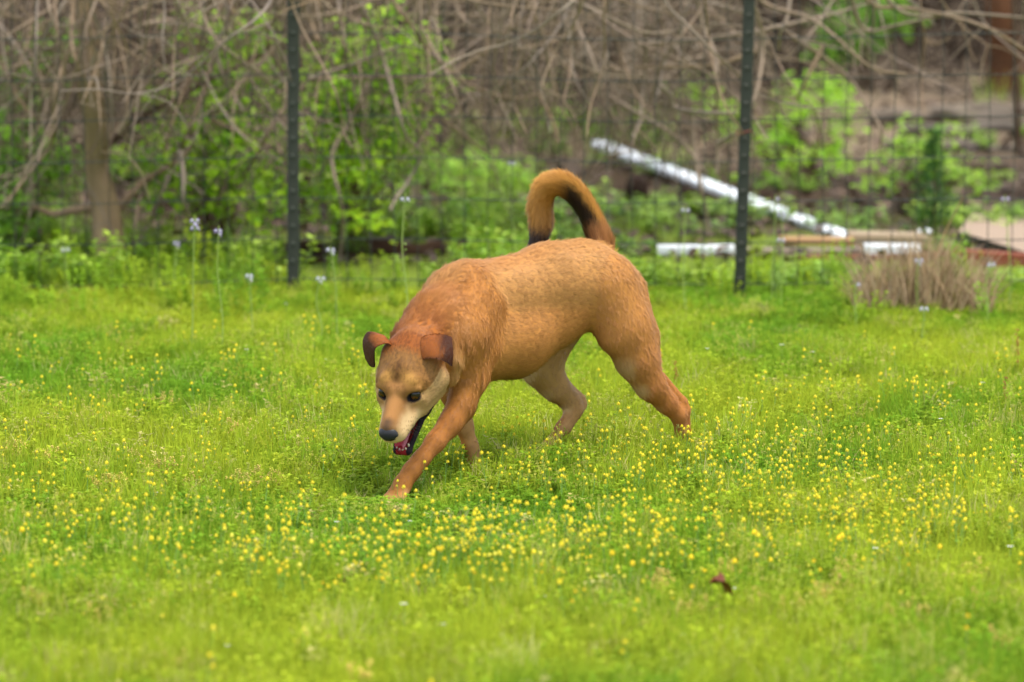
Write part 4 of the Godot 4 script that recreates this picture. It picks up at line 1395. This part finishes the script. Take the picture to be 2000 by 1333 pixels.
func build_woods() -> void:
	rng.seed = 33
	var grey := lin(184, 168, 154, 0.52)
	var tan_ := lin(178, 152, 124, 0.5)
	var dark := lin(104, 86, 70, 0.5)
	var sprays := []
	for k in 6: sprays.append(twig_spray(0.42, 4, 0.0026))
	# --- the left tree: its trunk is in view, its branches droop over the fence
	var left := trunk_tree("brown-trunked bare tree on the left with long drooping branches", [[222, 548], [212, 490], [204, 410], [188, 330], [188, 250], [172, 160], [176, 80], [168, 0], [180, -200], [200, -420]], -4.75, 28, 18, lin(160, 138, 108, 0.55))
	limb_above(left, [[180, -150], [330, -200], [560, -210], [760, -230]], -4.9, 14, 6, grey)
	limb_above(left, [[178, -120], [90, -190], [-120, -230]], -4.9, 12, 6, grey)
	limb_above(left, [[192, 405], [140, 412], [100, 418], [60, 400]], -4.95, 10, 5, tan_)
	limb_above(left, [[222, 420], [255, 380], [285, 350], [330, 325], [370, 290]], -4.9, 9, 4, tan_)
	limb_above(left, [[205, 290], [250, 250], [300, 215], [350, 190], [420, 150], [520, 105]], -4.9, 8, 3, dark)
	var lb := [
		[[142, 0], [139, 75], [148, 120], [170, 165], [197, 215]], [[140, 80], [118, 140], [108, 175], [104, 230], [102, 270], [88, 297], [50, 345], [10, 397], [-20, 415]],
		[[124, 50], [112, 100], [110, 150], [90, 210], [86, 250], [100, 272]], [[240, 22], [200, 55], [190, 95], [200, 130], [215, 160]], [[190, 95], [175, 140], [168, 165]],
		[[275, -5], [272, 60], [277, 125], [275, 190]], [[410, 10], [390, 80], [370, 145], [346, 210], [330, 260], [318, 300]],
		[[455, 15], [435, 65], [420, 100], [395, 185], [370, 250], [345, 300], [300, 345], [275, 380], [265, 430], [260, 475], [265, 550], [272, 590]],
		[[420, 100], [435, 150], [455, 185], [475, 215]], [[550, 0], [525, 55], [522, 90], [505, 135], [487, 155]], [[525, 90], [545, 130], [557, 165], [555, 215]],
		[[595, 165], [555, 210], [525, 255], [495, 315], [465, 360], [435, 382], [415, 389]], [[590, 5], [608, 45], [620, 78]],
		[[660, 0], [670, 65], [675, 110], [687, 150], [695, 195]], [[716, 160], [710, 190], [680, 240], [650, 295], [652, 340], [665, 390], [670, 450], [660, 520], [652, 560]],
		[[330, 340], [320, 370], [295, 430], [265, 480]], [[350, 295], [358, 340], [358, 390], [371, 425]], [[415, 235], [450, 250], [505, 275]],
		[[0, 20], [60, 30], [130, 10], [200, -10]], [[0, 160], [60, 110], [130, 80], [210, 40]], [[280, 50], [325, 40], [390, 55], [440, 80]], [[600, 155], [675, 130], [780, 90]],
		[[0, 50], [30, 90], [70, 150], [110, 170]], [[0, 120], [40, 200], [80, 240]], [[230, 260], [290, 160], [340, 130], [400, 110]]]
	for k in lb.size():
		branch(left, lb[k], -4.55 - 0.12 * (k % 4), 6.2 if k % 3 else 7.0, 3.0, grey.lerp(tan_, rng.randf()))
	for k in 85: arc_branch(left, -60, 640, 300, -3.65, -5.2, grey.lerp(tan_, rng.randf()))
	twigs_for(left, sprays, [[-60, -60, 620, 300, -4.5, -5.6, 70, 1.0], [-80, 0, 250, 330, -5.0, -6.5, 35, 1.1]], lin(166, 144, 126, 0.42))
	# --- the middle tree
	var mid := trunk_tree("pale grey bare tree in the middle behind the white beam, branches tangled", [[1196, 262], [1200, 240], [1212, 190], [1228, 140], [1238, 80], [1245, 0], [1240, -200], [1225, -330]], -10.6, 25, 16, lin(190, 172, 150, 0.62))
	limb_above(mid, [[1240, -150], [1100, -210], [900, -230], [700, -240]], -6.5, 13, 6, grey)
	limb_above(mid, [[1240, -160], [1400, -220], [1600, -230]], -6.5, 13, 6, grey)
	var mb := [
		[[700, 0], [730, 65], [750, 120], [765, 170], [780, 225], [795, 270], [822, 300], [800, 350], [775, 385], [762, 410]], [[768, 0], [800, 45], [830, 90], [870, 130], [925, 170], [1000, 192], [1050, 185]],
		[[890, 0], [900, 30], [935, 60], [1000, 50], [1080, 30]], [[1005, 0], [1010, 45], [1035, 90], [1075, 120], [1135, 128]], [[1117, 10], [1130, 55], [1155, 110], [1163, 155], [1152, 188]],
		[[1185, 105], [1175, 140], [1170, 185]], [[1262, 0], [1262, 75], [1260, 135], [1255, 175], [1250, 235], [1235, 270]], [[1280, 0], [1300, 65], [1315, 110]],
		[[1362, 0], [1375, 55], [1397, 105], [1400, 145], [1400, 210], [1402, 280], [1400, 340]], [[1185, 185], [1225, 210], [1300, 255], [1345, 295], [1380, 340]], [[1352, 230], [1357, 300], [1370, 370], [1380, 415], [1385, 460]],
		[[1180, 200], [1205, 240], [1230, 285]], [[1285, 165], [1310, 185], [1320, 210], [1380, 220], [1440, 220]], [[605, 155], [750, 150], [870, 145], [950, 100], [1000, 70]], [[760, 165], [830, 205], [900, 260], [960, 305]],
		[[780, 20], [850, 25], [935, 30], [1000, 28]], [[1400, 280], [1430, 265], [1440, 262]], [[1050, 180], [1080, 240], [1090, 280]], [[1040, 100], [1060, 190], [1075, 260]], [[1100, 40], [1140, 90], [1180, 120], [1240, 145], [1320, 120], [1400, 105]]]
	for k in mb.size():
		branch(mid, mb[k], -4.7 - 0.25 * (k % 4), 6.0, 3.2, grey.lerp(tan_, rng.randf()))
	for k in 120: arc_branch(mid, 650, 1480, 250, -3.65, -6.2, grey.lerp(tan_, rng.randf()))
	twigs_for(mid, sprays, [[660, -60, 1480, 210, -4.6, -6.5, 80, 1.0], [950, -40, 1450, 170, -4.8, -6.8, 25, 0.9]], lin(166, 146, 128, 0.42))
	# --- the right tree
	var right := trunk_tree("orange-brown trunk at the top right corner behind the fence", [[1962, 165], [1962, 100], [1958, 40], [1950, -60], [1940, -300]], -12.6, 34, 26, lin(128, 90, 64, 0.5))
	limb_above(right, [[1945, -120], [1750, -170], [1560, -190], [1440, -200]], -6.4, 12, 5, tan_)
	var rb := [
		[[1472, 0], [1485, 45], [1490, 100], [1482, 165], [1467, 207]], [[1540, 25], [1525, 60], [1522, 95]], [[1265, 85], [1350, 78], [1450, 65], [1550, 45], [1635, 25], [1700, 5]],
		[[1700, 5], [1770, 15], [1850, 30], [1930, 55], [2000, 95], [2050, 120]], [[1670, 20], [1695, 60], [1750, 50], [1840, 30]], [[1545, 70], [1600, 105], [1665, 160], [1695, 210], [1720, 250], [1720, 285]],
		[[1485, 0], [1580, 35], [1630, 70], [1700, 130], [1770, 145]], [[1475, 100], [1400, 125], [1320, 130], [1240, 130]], [[1610, 85], [1575, 155], [1555, 195]], [[1760, 22], [1880, 25], [2010, 35]]]
	for k in rb.size():
		branch(right, rb[k], -4.6 - 0.18 * (k % 3), 5.6, 3.0, tan_.lerp(grey, rng.randf()))
	for k in 14: arc_branch(right, 1440, 2050, 130, -4.5, -5.6, tan_.lerp(grey, rng.randf()))
	# a leaning sapling behind the left post
	var sap := trunk_tree("thin dark sapling leaning behind the left fence post", [[590, 430], [600, 330], [612, 240], [632, 150], [645, 60], [655, -60], [665, -250]], -6.2, 8, 5, dark)
	# --- leafy shrubs in fresh leaf
	var y0 := Color(0.42, 0.62, 0.03)
	var y1 := Color(0.22, 0.44, 0.025)
	shrub("bright green leafy shrub between the left trunk and the left fence post", 430, -5.9, [[400, 250, -5.1, 130, 150, 0.25], [490, 150, -5.2, 90, 130, 0.25], [470, 340, -5.0, 120, 110, 0.2], [320, 330, -5.1, 80, 110, 0.2], [420, 60, -5.3, 120, 60, 0.25]], 2900, y0, y1)
	shrub("bright green leafy shrub just right of the left fence post", 680, -5.8, [[680, 200, -5.1, 110, 150, 0.25], [740, 100, -5.2, 110, 100, 0.25], [650, 330, -5.0, 90, 110, 0.2], [810, 150, -5.3, 90, 110, 0.3], [705, 425, -4.9, 50, 32, 0.12], [780, 290, -5.4, 80, 80, 0.25]], 2900, y0, y1)
	shrub("dark green leafy growth at the left edge below the drooping branches", 40, -5.6, [[30, 220, -5.4, 80, 150, 0.3], [20, 420, -5.2, 60, 100, 0.25], [100, 330, -5.3, 60, 80, 0.2], [110, 90, -5.6, 70, 60, 0.2]], 1500, y1, Color(0.09, 0.20, 0.015))
	shrub("yellow-green leafy shrub behind the right fence post", 1580, -8.4, [[1590, 210, -8.5, 80, 100, 0.4], [1520, 270, -8.3, 80, 70, 0.3], [1420, 230, -8.4, 60, 50, 0.3], [1640, 320, -8.3, 80, 60, 0.3], [1350, 190, -8.5, 60, 40, 0.3]], 1000, y0.lerp(y1, 0.5), y1)
	shrub("mid-green leafy bush at the top right among the far trunks", 1690, -13.0, [[1690, 30, -13.0, 110, 60, 0.6], [1640, 90, -13.0, 70, 40, 0.5]], 900, y1, Color(0.06, 0.16, 0.015), 0.05)
	shrub("light green weedy shrub below the grey logs on the right", 1790, -7.4, [[1800, 290, -7.4, 100, 70, 0.4], [1860, 350, -7.2, 90, 60, 0.3], [1720, 370, -7.2, 60, 60, 0.3]], 600, Color(0.28, 0.44, 0.04), Color(0.13, 0.27, 0.02))
	shrub("small light green shrub low in the middle left of the dog's tail", 980, -7.6, [[940, 330, -7.6, 110, 50, 0.4], [880, 400, -7.0, 80, 50, 0.3]], 420, Color(0.24, 0.36, 0.05), y1)
	# a young cedar
	var cf := at(1822, 470, -6.0)
	cf.y = rise(cf.x, -6.0)
	var cedar := thing("cedar_seedling", cf, "small dark green cedar seedling beside the lumber on the right", "tree")
	var cb := Buf.new()
	tube(cb, PackedVector3Array([Vector3.ZERO, Vector3(0.01, 0.15, 0), Vector3(0, 0.36, 0)]), 0.009, 0.002, 6, dark)
	part("trunk", cb.mesh(), bark_mat(), cedar)
	var nb := Buf.new()
	for k in 240:
		var y := 0.36 * pow(rng.randf(), 1.3) + 0.01
		var a := rr(0, TAU)
		var p := Vector3(0, y, 0)
		var d := Vector3(cos(a), 0.7, sin(a)).normalized()
		var reach := 0.10 * (1.0 - y / 0.40) * rr(0.6, 1.3)
		for j in 4:
			leaflet(nb, p + d * reach * rr(0.2, 1.0), (d + Vector3(rr(-1, 1), rr(-0.2, 0.8), rr(-1, 1)) * 0.7).normalized(), 0.03, 0.006, vary(Color(0.06, 0.17, 0.03), 0.3))
	part("foliage", nb.mesh(), paint_mat(0.6, Color(0.2, 0.25, 0.1)), cedar)
	build_far_woods(sprays, dark)

func build_far_woods(sprays: Array, dark: Color) -> void:
	# trunks farther back, as deep as the camera can look
	for s in [[62, 250, -9.5, 17], [255, 230, -11.0, 22], [320, 120, -15.0, 26], [480, 60, -19.0, 22], [820, 130, -15.5, 20], [905, 210, -11.5, 12], [1010, 120, -16.0, 22], [1100, 60, -20.0, 26], [1330, 110, -16.5, 24], [1480, 60, -19.0, 20], [1560, 170, -13.0, 14], [1760, 60, -20.0, 30], [1840, 40, -22.0, 24], [-60, 120, -15.0, 24], [2080, 150, -13.0, 28], [640, 20, -23.0, 26], [1240, 20, -24.0, 28], [110, 60, -19.0, 24], [1990, 330, -9.6, 11]]:
		var z: float = s[2]
		var x: float = at(s[0], 300, z).x
		var gy := ground_px(Vector3(x, 0, z))
		var lean := rr(-25, 25)
		var o := trunk_tree("bare brown trunk standing back in the shaded woods", [[s[0], gy], [s[0] + lean * 0.2, gy - 150], [s[0] + lean * 0.6, gy - 400], [s[0] + lean, gy - 1100]], z, s[3] * 0.62, s[3] * 0.42, vary(dark, 0.2), "woodland_tree", "bare trunks in the woods behind")
	# brush: bare undergrowth filling the woods
	var brush := thing("brush", Vector3.ZERO, "tangled bare brown undergrowth filling the woods behind the fence", "brush")
	brush.set_meta("kind", "stuff")
	twigs_for(brush, sprays, [[-150, -40, 900, 330, -7.5, -14.0, 300, 1.0], [700, -40, 1500, 250, -8.0, -16.0, 260, 1.0], [1450, -40, 2150, 130, -12.0, -20.0, 170, 1.3], [-150, -40, 2150, 60, -15.0, -24.0, 170, 1.6], [-100, 300, 640, 520, -5.6, -7.5, 60, 0.7]], lin(84, 68, 56, 0.26))
	# leaf litter
	var lw: Array[Transform3D] = []
	var lt := PackedColorArray()
	for n in 12000:
		var z := rr(-4.8, -22.0)
		var half := 0.101 * (12.0 - z) + 0.6
		var p := Vector3(rr(-half, half), 0, z)
		p.y = rise(p.x, z) + rr(0.004, 0.03)
		lw.append(Transform3D(Basis.from_euler(Vector3(rr(-0.6, 0.6), rr(0, TAU), rr(-0.6, 0.6))).scaled(Vector3.ONE * rr(0.45, 1.05)), p))
		lt.append(vary(lin(142, 114, 90, 0.42).lerp(lin(80, 62, 48, 0.36), rng.randf()), 0.2))
	var litter := scatter("leaf_litter", leaf_mesh(0.07, 0.045), paint_mat(0.8), lw, lt, self)
	tag(litter, "brown fallen leaves covering the woodland floor", "leaf litter")
	# low green weeds on the woodland floor
	var weeds := [herb_clump(10, 0.10, 0.05, 0.14, 0.024), herb_clump(9, 0.10, 0.04, 0.12, 0.028), grass_clump(40, 0.08, 0.05, 0.15)]
	var where := []
	var tint := []
	for k in 3:
		var w: Array[Transform3D] = []
		where.append(w)
		tint.append(PackedColorArray())
	for n in 3000:
		var z := -4.0 - 8.5 * pow(rng.randf(), 1.3)
		var half := 0.101 * (12.0 - z) + 0.5
		var p := Vector3(rr(-half, half), 0, z)
		var dense := 0.45 + noise.get_noise_2d(p.x * 25, z * 12) * 0.9 - 0.05 * (-z - 5.0)
		if p.x < -0.55: dense -= 0.25
		if p.x > -0.75 and p.x < -0.15 and z > -5.6: dense -= 0.5
		if p.x > 0.7 and z < -6.5: dense -= 0.3
		if p.x > 0.30 and z > -5.9 and z < -4.4: dense -= 0.7
		var low := 0.5 if p.x > 0.1 and z > -9.8 else 1.0
		if rng.randf() > dense: continue
		p.y = rise(p.x, z)
		var k := rng.randi() % 3
		where[k].append(Transform3D(Basis(Vector3.UP, rr(0, TAU)).scaled(Vector3(1, low, 1) * rr(0.7, 1.3)), p))
		tint[k].append(vary(Color(0.36, 0.52, 0.04).lerp(Color(0.20, 0.36, 0.03), rng.randf()), 0.25))
	var root := thing("woodland_weeds", Vector3.ZERO, "low green weeds growing on the ground behind the fence", "weeds")
	root.set_meta("kind", "stuff")
	for k in 3: scatter("leaves", weeds[k], paint_mat(0.55, Color(0.6, 0.65, 0.3)), where[k], tint[k], root)

func build_fence() -> void:
	rng.seed = 44
	var z := -3.8
	var o := thing("wire_fence", Vector3(0, 0, z), "sagging woven wire fence on dark green steel posts behind the meadow", "fence")
	var post_col := lin(64, 72, 58, 0.36)
	for s in [[572, 572, 0.02], [1441, 1464, -0.12]]:
		var p := at(s[0], 590, z) - o.position
		p.y = -0.2
		var q := at(s[1], 0, z) - o.position
		q = p + (q - p) * (1.75 / (q.y - p.y))
		var b := Buf.new()
		var off := Vector3(0, 0, 0.016)
		bar(b, p, q, 0.037, 0.005, post_col, Vector3.BACK.rotated(Vector3.UP, s[2]), 0.0015)
		bar(b, p - off * 1.15, q - off * 1.15, 0.005, 0.032, post_col, Vector3.BACK.rotated(Vector3.UP, s[2]), 0.0015)
		var m := paint_mat(0.5, Color.BLACK, 0.5)
		part("post", b.mesh(), m, o)
		var sb := Buf.new()
		for k in 30:
			var c := p.lerp(q, (k + 1) / 32.0)
			bar(sb, c + Vector3(-0.007, 0, 0.006), c + Vector3(0.007, 0, 0.006), 0.008, 0.012, post_col, Vector3.UP, 0.002)
		var studs := part("post_studs", sb.mesh(), m, o)
		studs.set_meta("kind", "stuff")
	var tie := Buf.new()
	var ring := PackedVector3Array()
	var tc := at(1453, 258, z) - o.position
	for k in 15:
		var a := TAU * k / 14.0
		ring.append(tc + Vector3(cos(a) * 0.026, 0.004 * sin(a * 2.0), sin(a) * 0.022 - 0.010))
	tube(tie, ring, 0.002, 0.002, 5, lin(150, 62, 44, 0.6))
	part("wire_tie", tie.mesh(), paint_mat(0.5), o)
	var wire := paint_mat(0.4, Color.BLACK, 0.6)
	wire.metallic = 0.4
	var wc := lin(60, 70, 64, 0.4)
	var sag := func(x: float, y: float) -> Vector3:
		return Vector3(x + 0.012 * noise.get_noise_2d(x * 25, y * 25), y + 0.016 * noise.get_noise_2d(x * 12 + 70, y * 5) - 0.01 * sin(x * 3.3), -0.022 + 0.02 * noise.get_noise_2d(x * 14, y * 14 + 30))
	for k in 10:
		var y := 0.06 + k * 0.128
		var pts := PackedVector3Array()
		for j in 91: pts.append(sag.call(-2.7 + j * 0.06, y))
		var b := Buf.new()
		tube(b, pts, 0.0018, 0.0018, 5, wc)
		part("wire", b.mesh(), wire, o)
	for k in 73:
		var x := -2.66 + k * 0.074
		var pts := PackedVector3Array()
		for j in 25: pts.append(sag.call(x, 0.03 + j * 0.049) + Vector3(0, 0, 0.0042))
		var b := Buf.new()
		tube(b, pts, 0.0015, 0.0015, 5, wc)
		part("wire", b.mesh(), wire, o)

func board(called: String, p: Vector3, q: Vector3, w: float, h: float, col: Color, label: String, category: String, up := Vector3.UP, rough := 0.8) -> void:
	var c := (p + q) * 0.5
	var b := Buf.new()
	bar(b, p - c, q - c, w, h, col, up, 0.004, 0.06 if rough < 0.5 else 0.25)
	var o := part(called, b.mesh(), paint_mat(rough), self, c)
	tag(o, label, category)

func log_thing(called: String, p: Vector3, q: Vector3, r0: float, r1: float, col: Color, label: String, category: String) -> void:
	var b := Buf.new()
	var c := (p + q) * 0.5
	var pts := PackedVector3Array()
	for k in 9:
		pts.append(p.lerp(q, k / 8.0) - c + Vector3(0, 0.012 * sin(k * 1.7), 0.02 * sin(k * 1.1)))
	tube(b, pts, r0, r1, 14, col, 0.3)
	var start := b.v.size()
	b.add(pts[0], (pts[0] - pts[1]).normalized(), col * 1.4)
	for k in 14: b.add(b.v[k], (pts[0] - pts[1]).normalized(), col * 1.3)
	for k in 14: b.tri(start, start + 1 + k, start + 1 + (k + 1) % 14)
	var o := part(called, b.mesh(), bark_mat(), self, c)
	tag(o, label, category)

func build_lumber() -> void:
	rng.seed = 55
	var white := lin(236, 240, 246, 0.85)
	board("white_beam", at(1166, 280, -9.6), at(1664, 468, -5.75), 0.056, 0.024, white, "long white painted beam lying slanted behind the right fence post", "beam", Vector3(0, 0.75, 0.66), 0.45)
	board("white_board", at(1284, 488, -5.25), at(1434, 488, -5.25), 0.08, 0.030, white, "short white board end lying level left of the right fence post", "board", Vector3.UP, 0.45)
	board("grey_board", at(1424, 493, -5.33), at(1712, 492, -5.33), 0.09, 0.026, lin(172, 152, 136, 0.6), "grey board lying level behind the right fence post", "board")  # grey-toned stretch between the two white ends
	board("white_board", at(1688, 487, -5.2), at(1796, 488, -5.2), 0.08, 0.034, white, "short white board end lying on the rusty beam right of the post", "board", Vector3.UP, 0.45)
	board("tan_board", at(1522, 469, -5.4), at(1668, 471, -5.4), 0.09, 0.022, lin(200, 156, 104, 0.62), "thin tan board lying under the lower end of the white beam", "board")
	board("tan_plank", at(1656, 466, -5.5), at(1812, 470, -5.5), 0.14, 0.045, lin(188, 164, 132, 0.6), "pale tan plank lying between the beam and the cedar seedling", "plank")
	board("rusty_beam", at(1560, 517, -5.18), at(1885, 508, -5.18), 0.06, 0.06, lin(150, 84, 56, 0.6), "rusty red-brown beam at the bottom of the lumber behind the dry tuft", "beam")
	board("rusty_beam", at(1862, 500, -5.0), at(2090, 516, -5.0), 0.06, 0.05, lin(158, 78, 46, 0.6), "rusty red beam under the tilted sheet at the right edge", "beam")
	log_thing("black_pipe", at(1462, 536, -5.05), at(1668, 545, -5.05), 0.026, 0.024, Color(0.014, 0.017, 0.022), "black plastic pipe lying low under the boards by the right post", "pipe")
	# tilted sheet of plywood
	var sc := at(1985, 455, -5.6)
	var sb := Buf.new()
	var a := at(1872, 452, -5.45) - sc
	var e := at(2140, 535, -5.05) - sc
	var g := at(2140, 440, -6.3) - sc
	var h := at(1900, 418, -6.5) - sc
	var dn := Vector3(0, -0.035, 0)
	var top := lin(176, 150, 126, 0.6)
	var edge := lin(44, 36, 30, 0.6)
	sb.flat(a, e, g, h, top)
	sb.flat(a + dn, h + dn, g + dn, e + dn, edge)
	sb.flat(a, a + dn, e + dn, e, edge); sb.flat(e, e + dn, g + dn, g, edge); sb.flat(g, g + dn, h + dn, h, edge); sb.flat(h, h + dn, a + dn, a, edge)
	var sheet := part("plywood_sheet", sb.mesh(), paint_mat(0.8), self, sc)
	tag(sheet, "tilted tan sheet with a dark edge on the lumber at the right edge", "sheet")
	# a scrap of white plastic
	var pb := Buf.new()
	for j in 9:
		for k in 5:
			var t := j / 8.0 - 0.5
			var u := k / 4.0 - 0.5
			pb.add(Vector3(t * 0.05, 0.010 * sin(t * 9 + u * 5) + 0.012 * u, u * 0.02), Vector3(-0.3 * cos(t * 9), 1, 0.4).normalized(), white)
	for j in 8:
		for k in 4: pb.quad(j * 5 + k, j * 5 + k + 5, j * 5 + k + 6, j * 5 + k + 1)
	tag(part("plastic_scrap", pb.mesh(), paint_mat(0.4), self, at(1808, 452, -5.35)), "small curled white plastic scrap in front of the cedar seedling", "scrap")
	# logs on the left with shade put into their colour, stumps, grey logs far right
	log_thing("shaded_log", at(560, 497, -5.3), at(868, 488, -5.3), 0.040, 0.032, lin(92, 70, 56, 0.5), "longer log darkened with painted-in shade lying behind the left fence post", "log")
	log_thing("shaded_log", at(600, 524, -5.05), at(782, 530, -5.05), 0.034, 0.030, lin(86, 62, 48, 0.5), "shorter log darkened with painted-in shade lying in front of the longer one", "log")
	log_thing("shaded_log", at(330, 480, -6.2), at(560, 470, -6.2), 0.04, 0.035, lin(80, 60, 48, 0.5), "log darkened with painted-in shade, half hidden under the shrub left of the left post", "log")
	for s in [[1240, 425, 362, -6.7, 22, "dark stump to the right of the dog's tail under the white beam"], [1335, 425, 378, -6.9, 16, "smaller dark stump left of the right fence post"], [1548, 275, 240, -10.0, 16, "dark stump beyond the yellow-green shrub"]]:
		var p := at(s[0], s[1], s[3])
		p.y = rise(p.x, s[3])
		var q := at(s[0] + 4, s[2], s[3])
		log_thing("stump", q, p, px_size(s[4], s[3]), px_size(s[4] * 1.25, s[3]), lin(64, 50, 42, 0.5), s[5], "stump")
	for s in [[1700, 232, 2060, 205, -11.0, 15, "uppermost grey fallen log in the heap at the right"], [1760, 258, 2080, 245, -10.4, 15, "grey fallen log lying second in the heap at the right"], [1820, 218, 2050, 238, -10.9, 12, "short dark grey log across the heap at the right"], [1730, 282, 1990, 290, -9.8, 11, "lowest grey log of the heap behind the cedar"]]:
		log_thing("grey_log", at(s[0], s[1], s[4]), at(s[2], s[3], s[4]), px_size(s[5], s[4]), px_size(s[5] * 0.8, s[4]), vary(lin(138, 126, 114, 0.55), 0.15), s[6], "log")
	build_dry_tuft()

func build_dry_tuft() -> void:
	# last year's dry grass in a bent-over heap
	var c := at(1800, 640, -3.35)
	c.y = rise(c.x, c.z)
	var o := thing("dry_grass_tuft", c, "bent tuft of dry tan grass and stalks at the fence on the right", "grass tuft")
	var b := Buf.new()
	for k in 1100:
		var x := rr(-0.21, 0.21)
		var base := Vector3(x, 0, rr(-0.10, 0.10))
		var h := rr(0.12, 0.29) * (1.15 - absf(x) * 1.6)
		var l := Vector3(rr(-0.12, 0.12), 0, rr(-0.05, 0.12))
		blade(b, base, h, rr(0.0013, 0.0028), l, vary(lin(206, 180, 142, 0.75).lerp(lin(170, 138, 102, 0.7), rng.randf()), 0.2), 4)
	var bo := part("blades", b.mesh(), paint_mat(0.7, Color(0.3, 0.3, 0.2)), o)
	bo.set_meta("kind", "stuff")
	for s in [[1800, 640, 1812, 600, 1770, 540, 1760, 480], [1800, 640, 1830, 590, 1850, 540, 1880, 500], [1805, 640, 1800, 600, 1800, 560, 1790, 520], [1810, 640, 1845, 600, 1880, 560, 1910, 540], [1790, 500, 1760, 490, 1840, 470, 1882, 385]]:
		var tb := Buf.new()
		var pts := PackedVector3Array()
		for k in 4: pts.append(at(s[k * 2], s[k * 2 + 1], -3.5 + 0.02 * k) - c)
		if pts[0].y > 0.15: pts[0] = Vector3(0.02, 0, 0.03); pts[1] = Vector3(0.02, 0.1, 0.02)
		tube(tb, smooth_path(pts, 5), 0.0035, 0.0015, 6, lin(196, 160, 120, 0.62), 0.2)
		part("stalk", tb.mesh(), bark_mat(), o)




func _ready() -> void:
	rng.seed = 7
	noise.seed = 11
	noise.frequency = 0.05
	setup_camera_and_light()
	build_ground()
	build_woods()
	build_fence()
	build_lumber()
	build_dog()
	build_meadow()


func setup_camera_and_light() -> void:
	var cam := Camera3D.new()
	cam.name = "camera"
	cam.position = EYE
	cam.basis = cam_basis
	var lens := CameraAttributesPhysical.new()
	lens.frustum_focal_length = 24.0 * F / 1333.0
	lens.frustum_focus_distance = 12.1
	lens.exposure_aperture = 3.6
	lens.frustum_near = 0.1
	lens.frustum_far = 1500.0
	cam.attributes = lens
	cam.fov = rad_to_deg(2.0 * atan(666.5 / F))
	cam.near = 0.1
	cam.far = 1500.0
	add_child(cam)
	cam.current = true
	var world := WorldEnvironment.new()
	world.name = "world"
	var e := Environment.new()
	e.background_mode = Environment.BG_SKY
	var sky := Sky.new()
	var sm := ProceduralSkyMaterial.new()
	sm.sky_top_color = Color(0.80, 0.84, 0.90)
	sm.sky_horizon_color = Color(0.90, 0.91, 0.92)
	sm.sky_curve = 0.2
	sm.ground_bottom_color = Color(0.3, 0.33, 0.22)
	sm.ground_horizon_color = Color(0.45, 0.47, 0.4)
	sky.sky_material = sm
	e.sky = sky
	e.background_energy_multiplier = 0.82
	e.tonemap_mode = Environment.TONE_MAPPER_LINEAR
	e.tonemap_exposure = 3.0
	e.sdfgi_enabled = true
	e.ssao_enabled = true
	e.ssil_enabled = true
	world.environment = e
	add_child(world)
	var sun := DirectionalLight3D.new()
	sun.name = "sun"
	sun.light_energy = 0.5
	sun.light_color = Color(1.0, 0.96, 0.88)
	sun.light_angular_distance = 12.0
	sun.shadow_enabled = true
	add_child(sun)
	sun.look_at_from_position(Vector3(2.2, 6.0, 1.2), Vector3.ZERO)
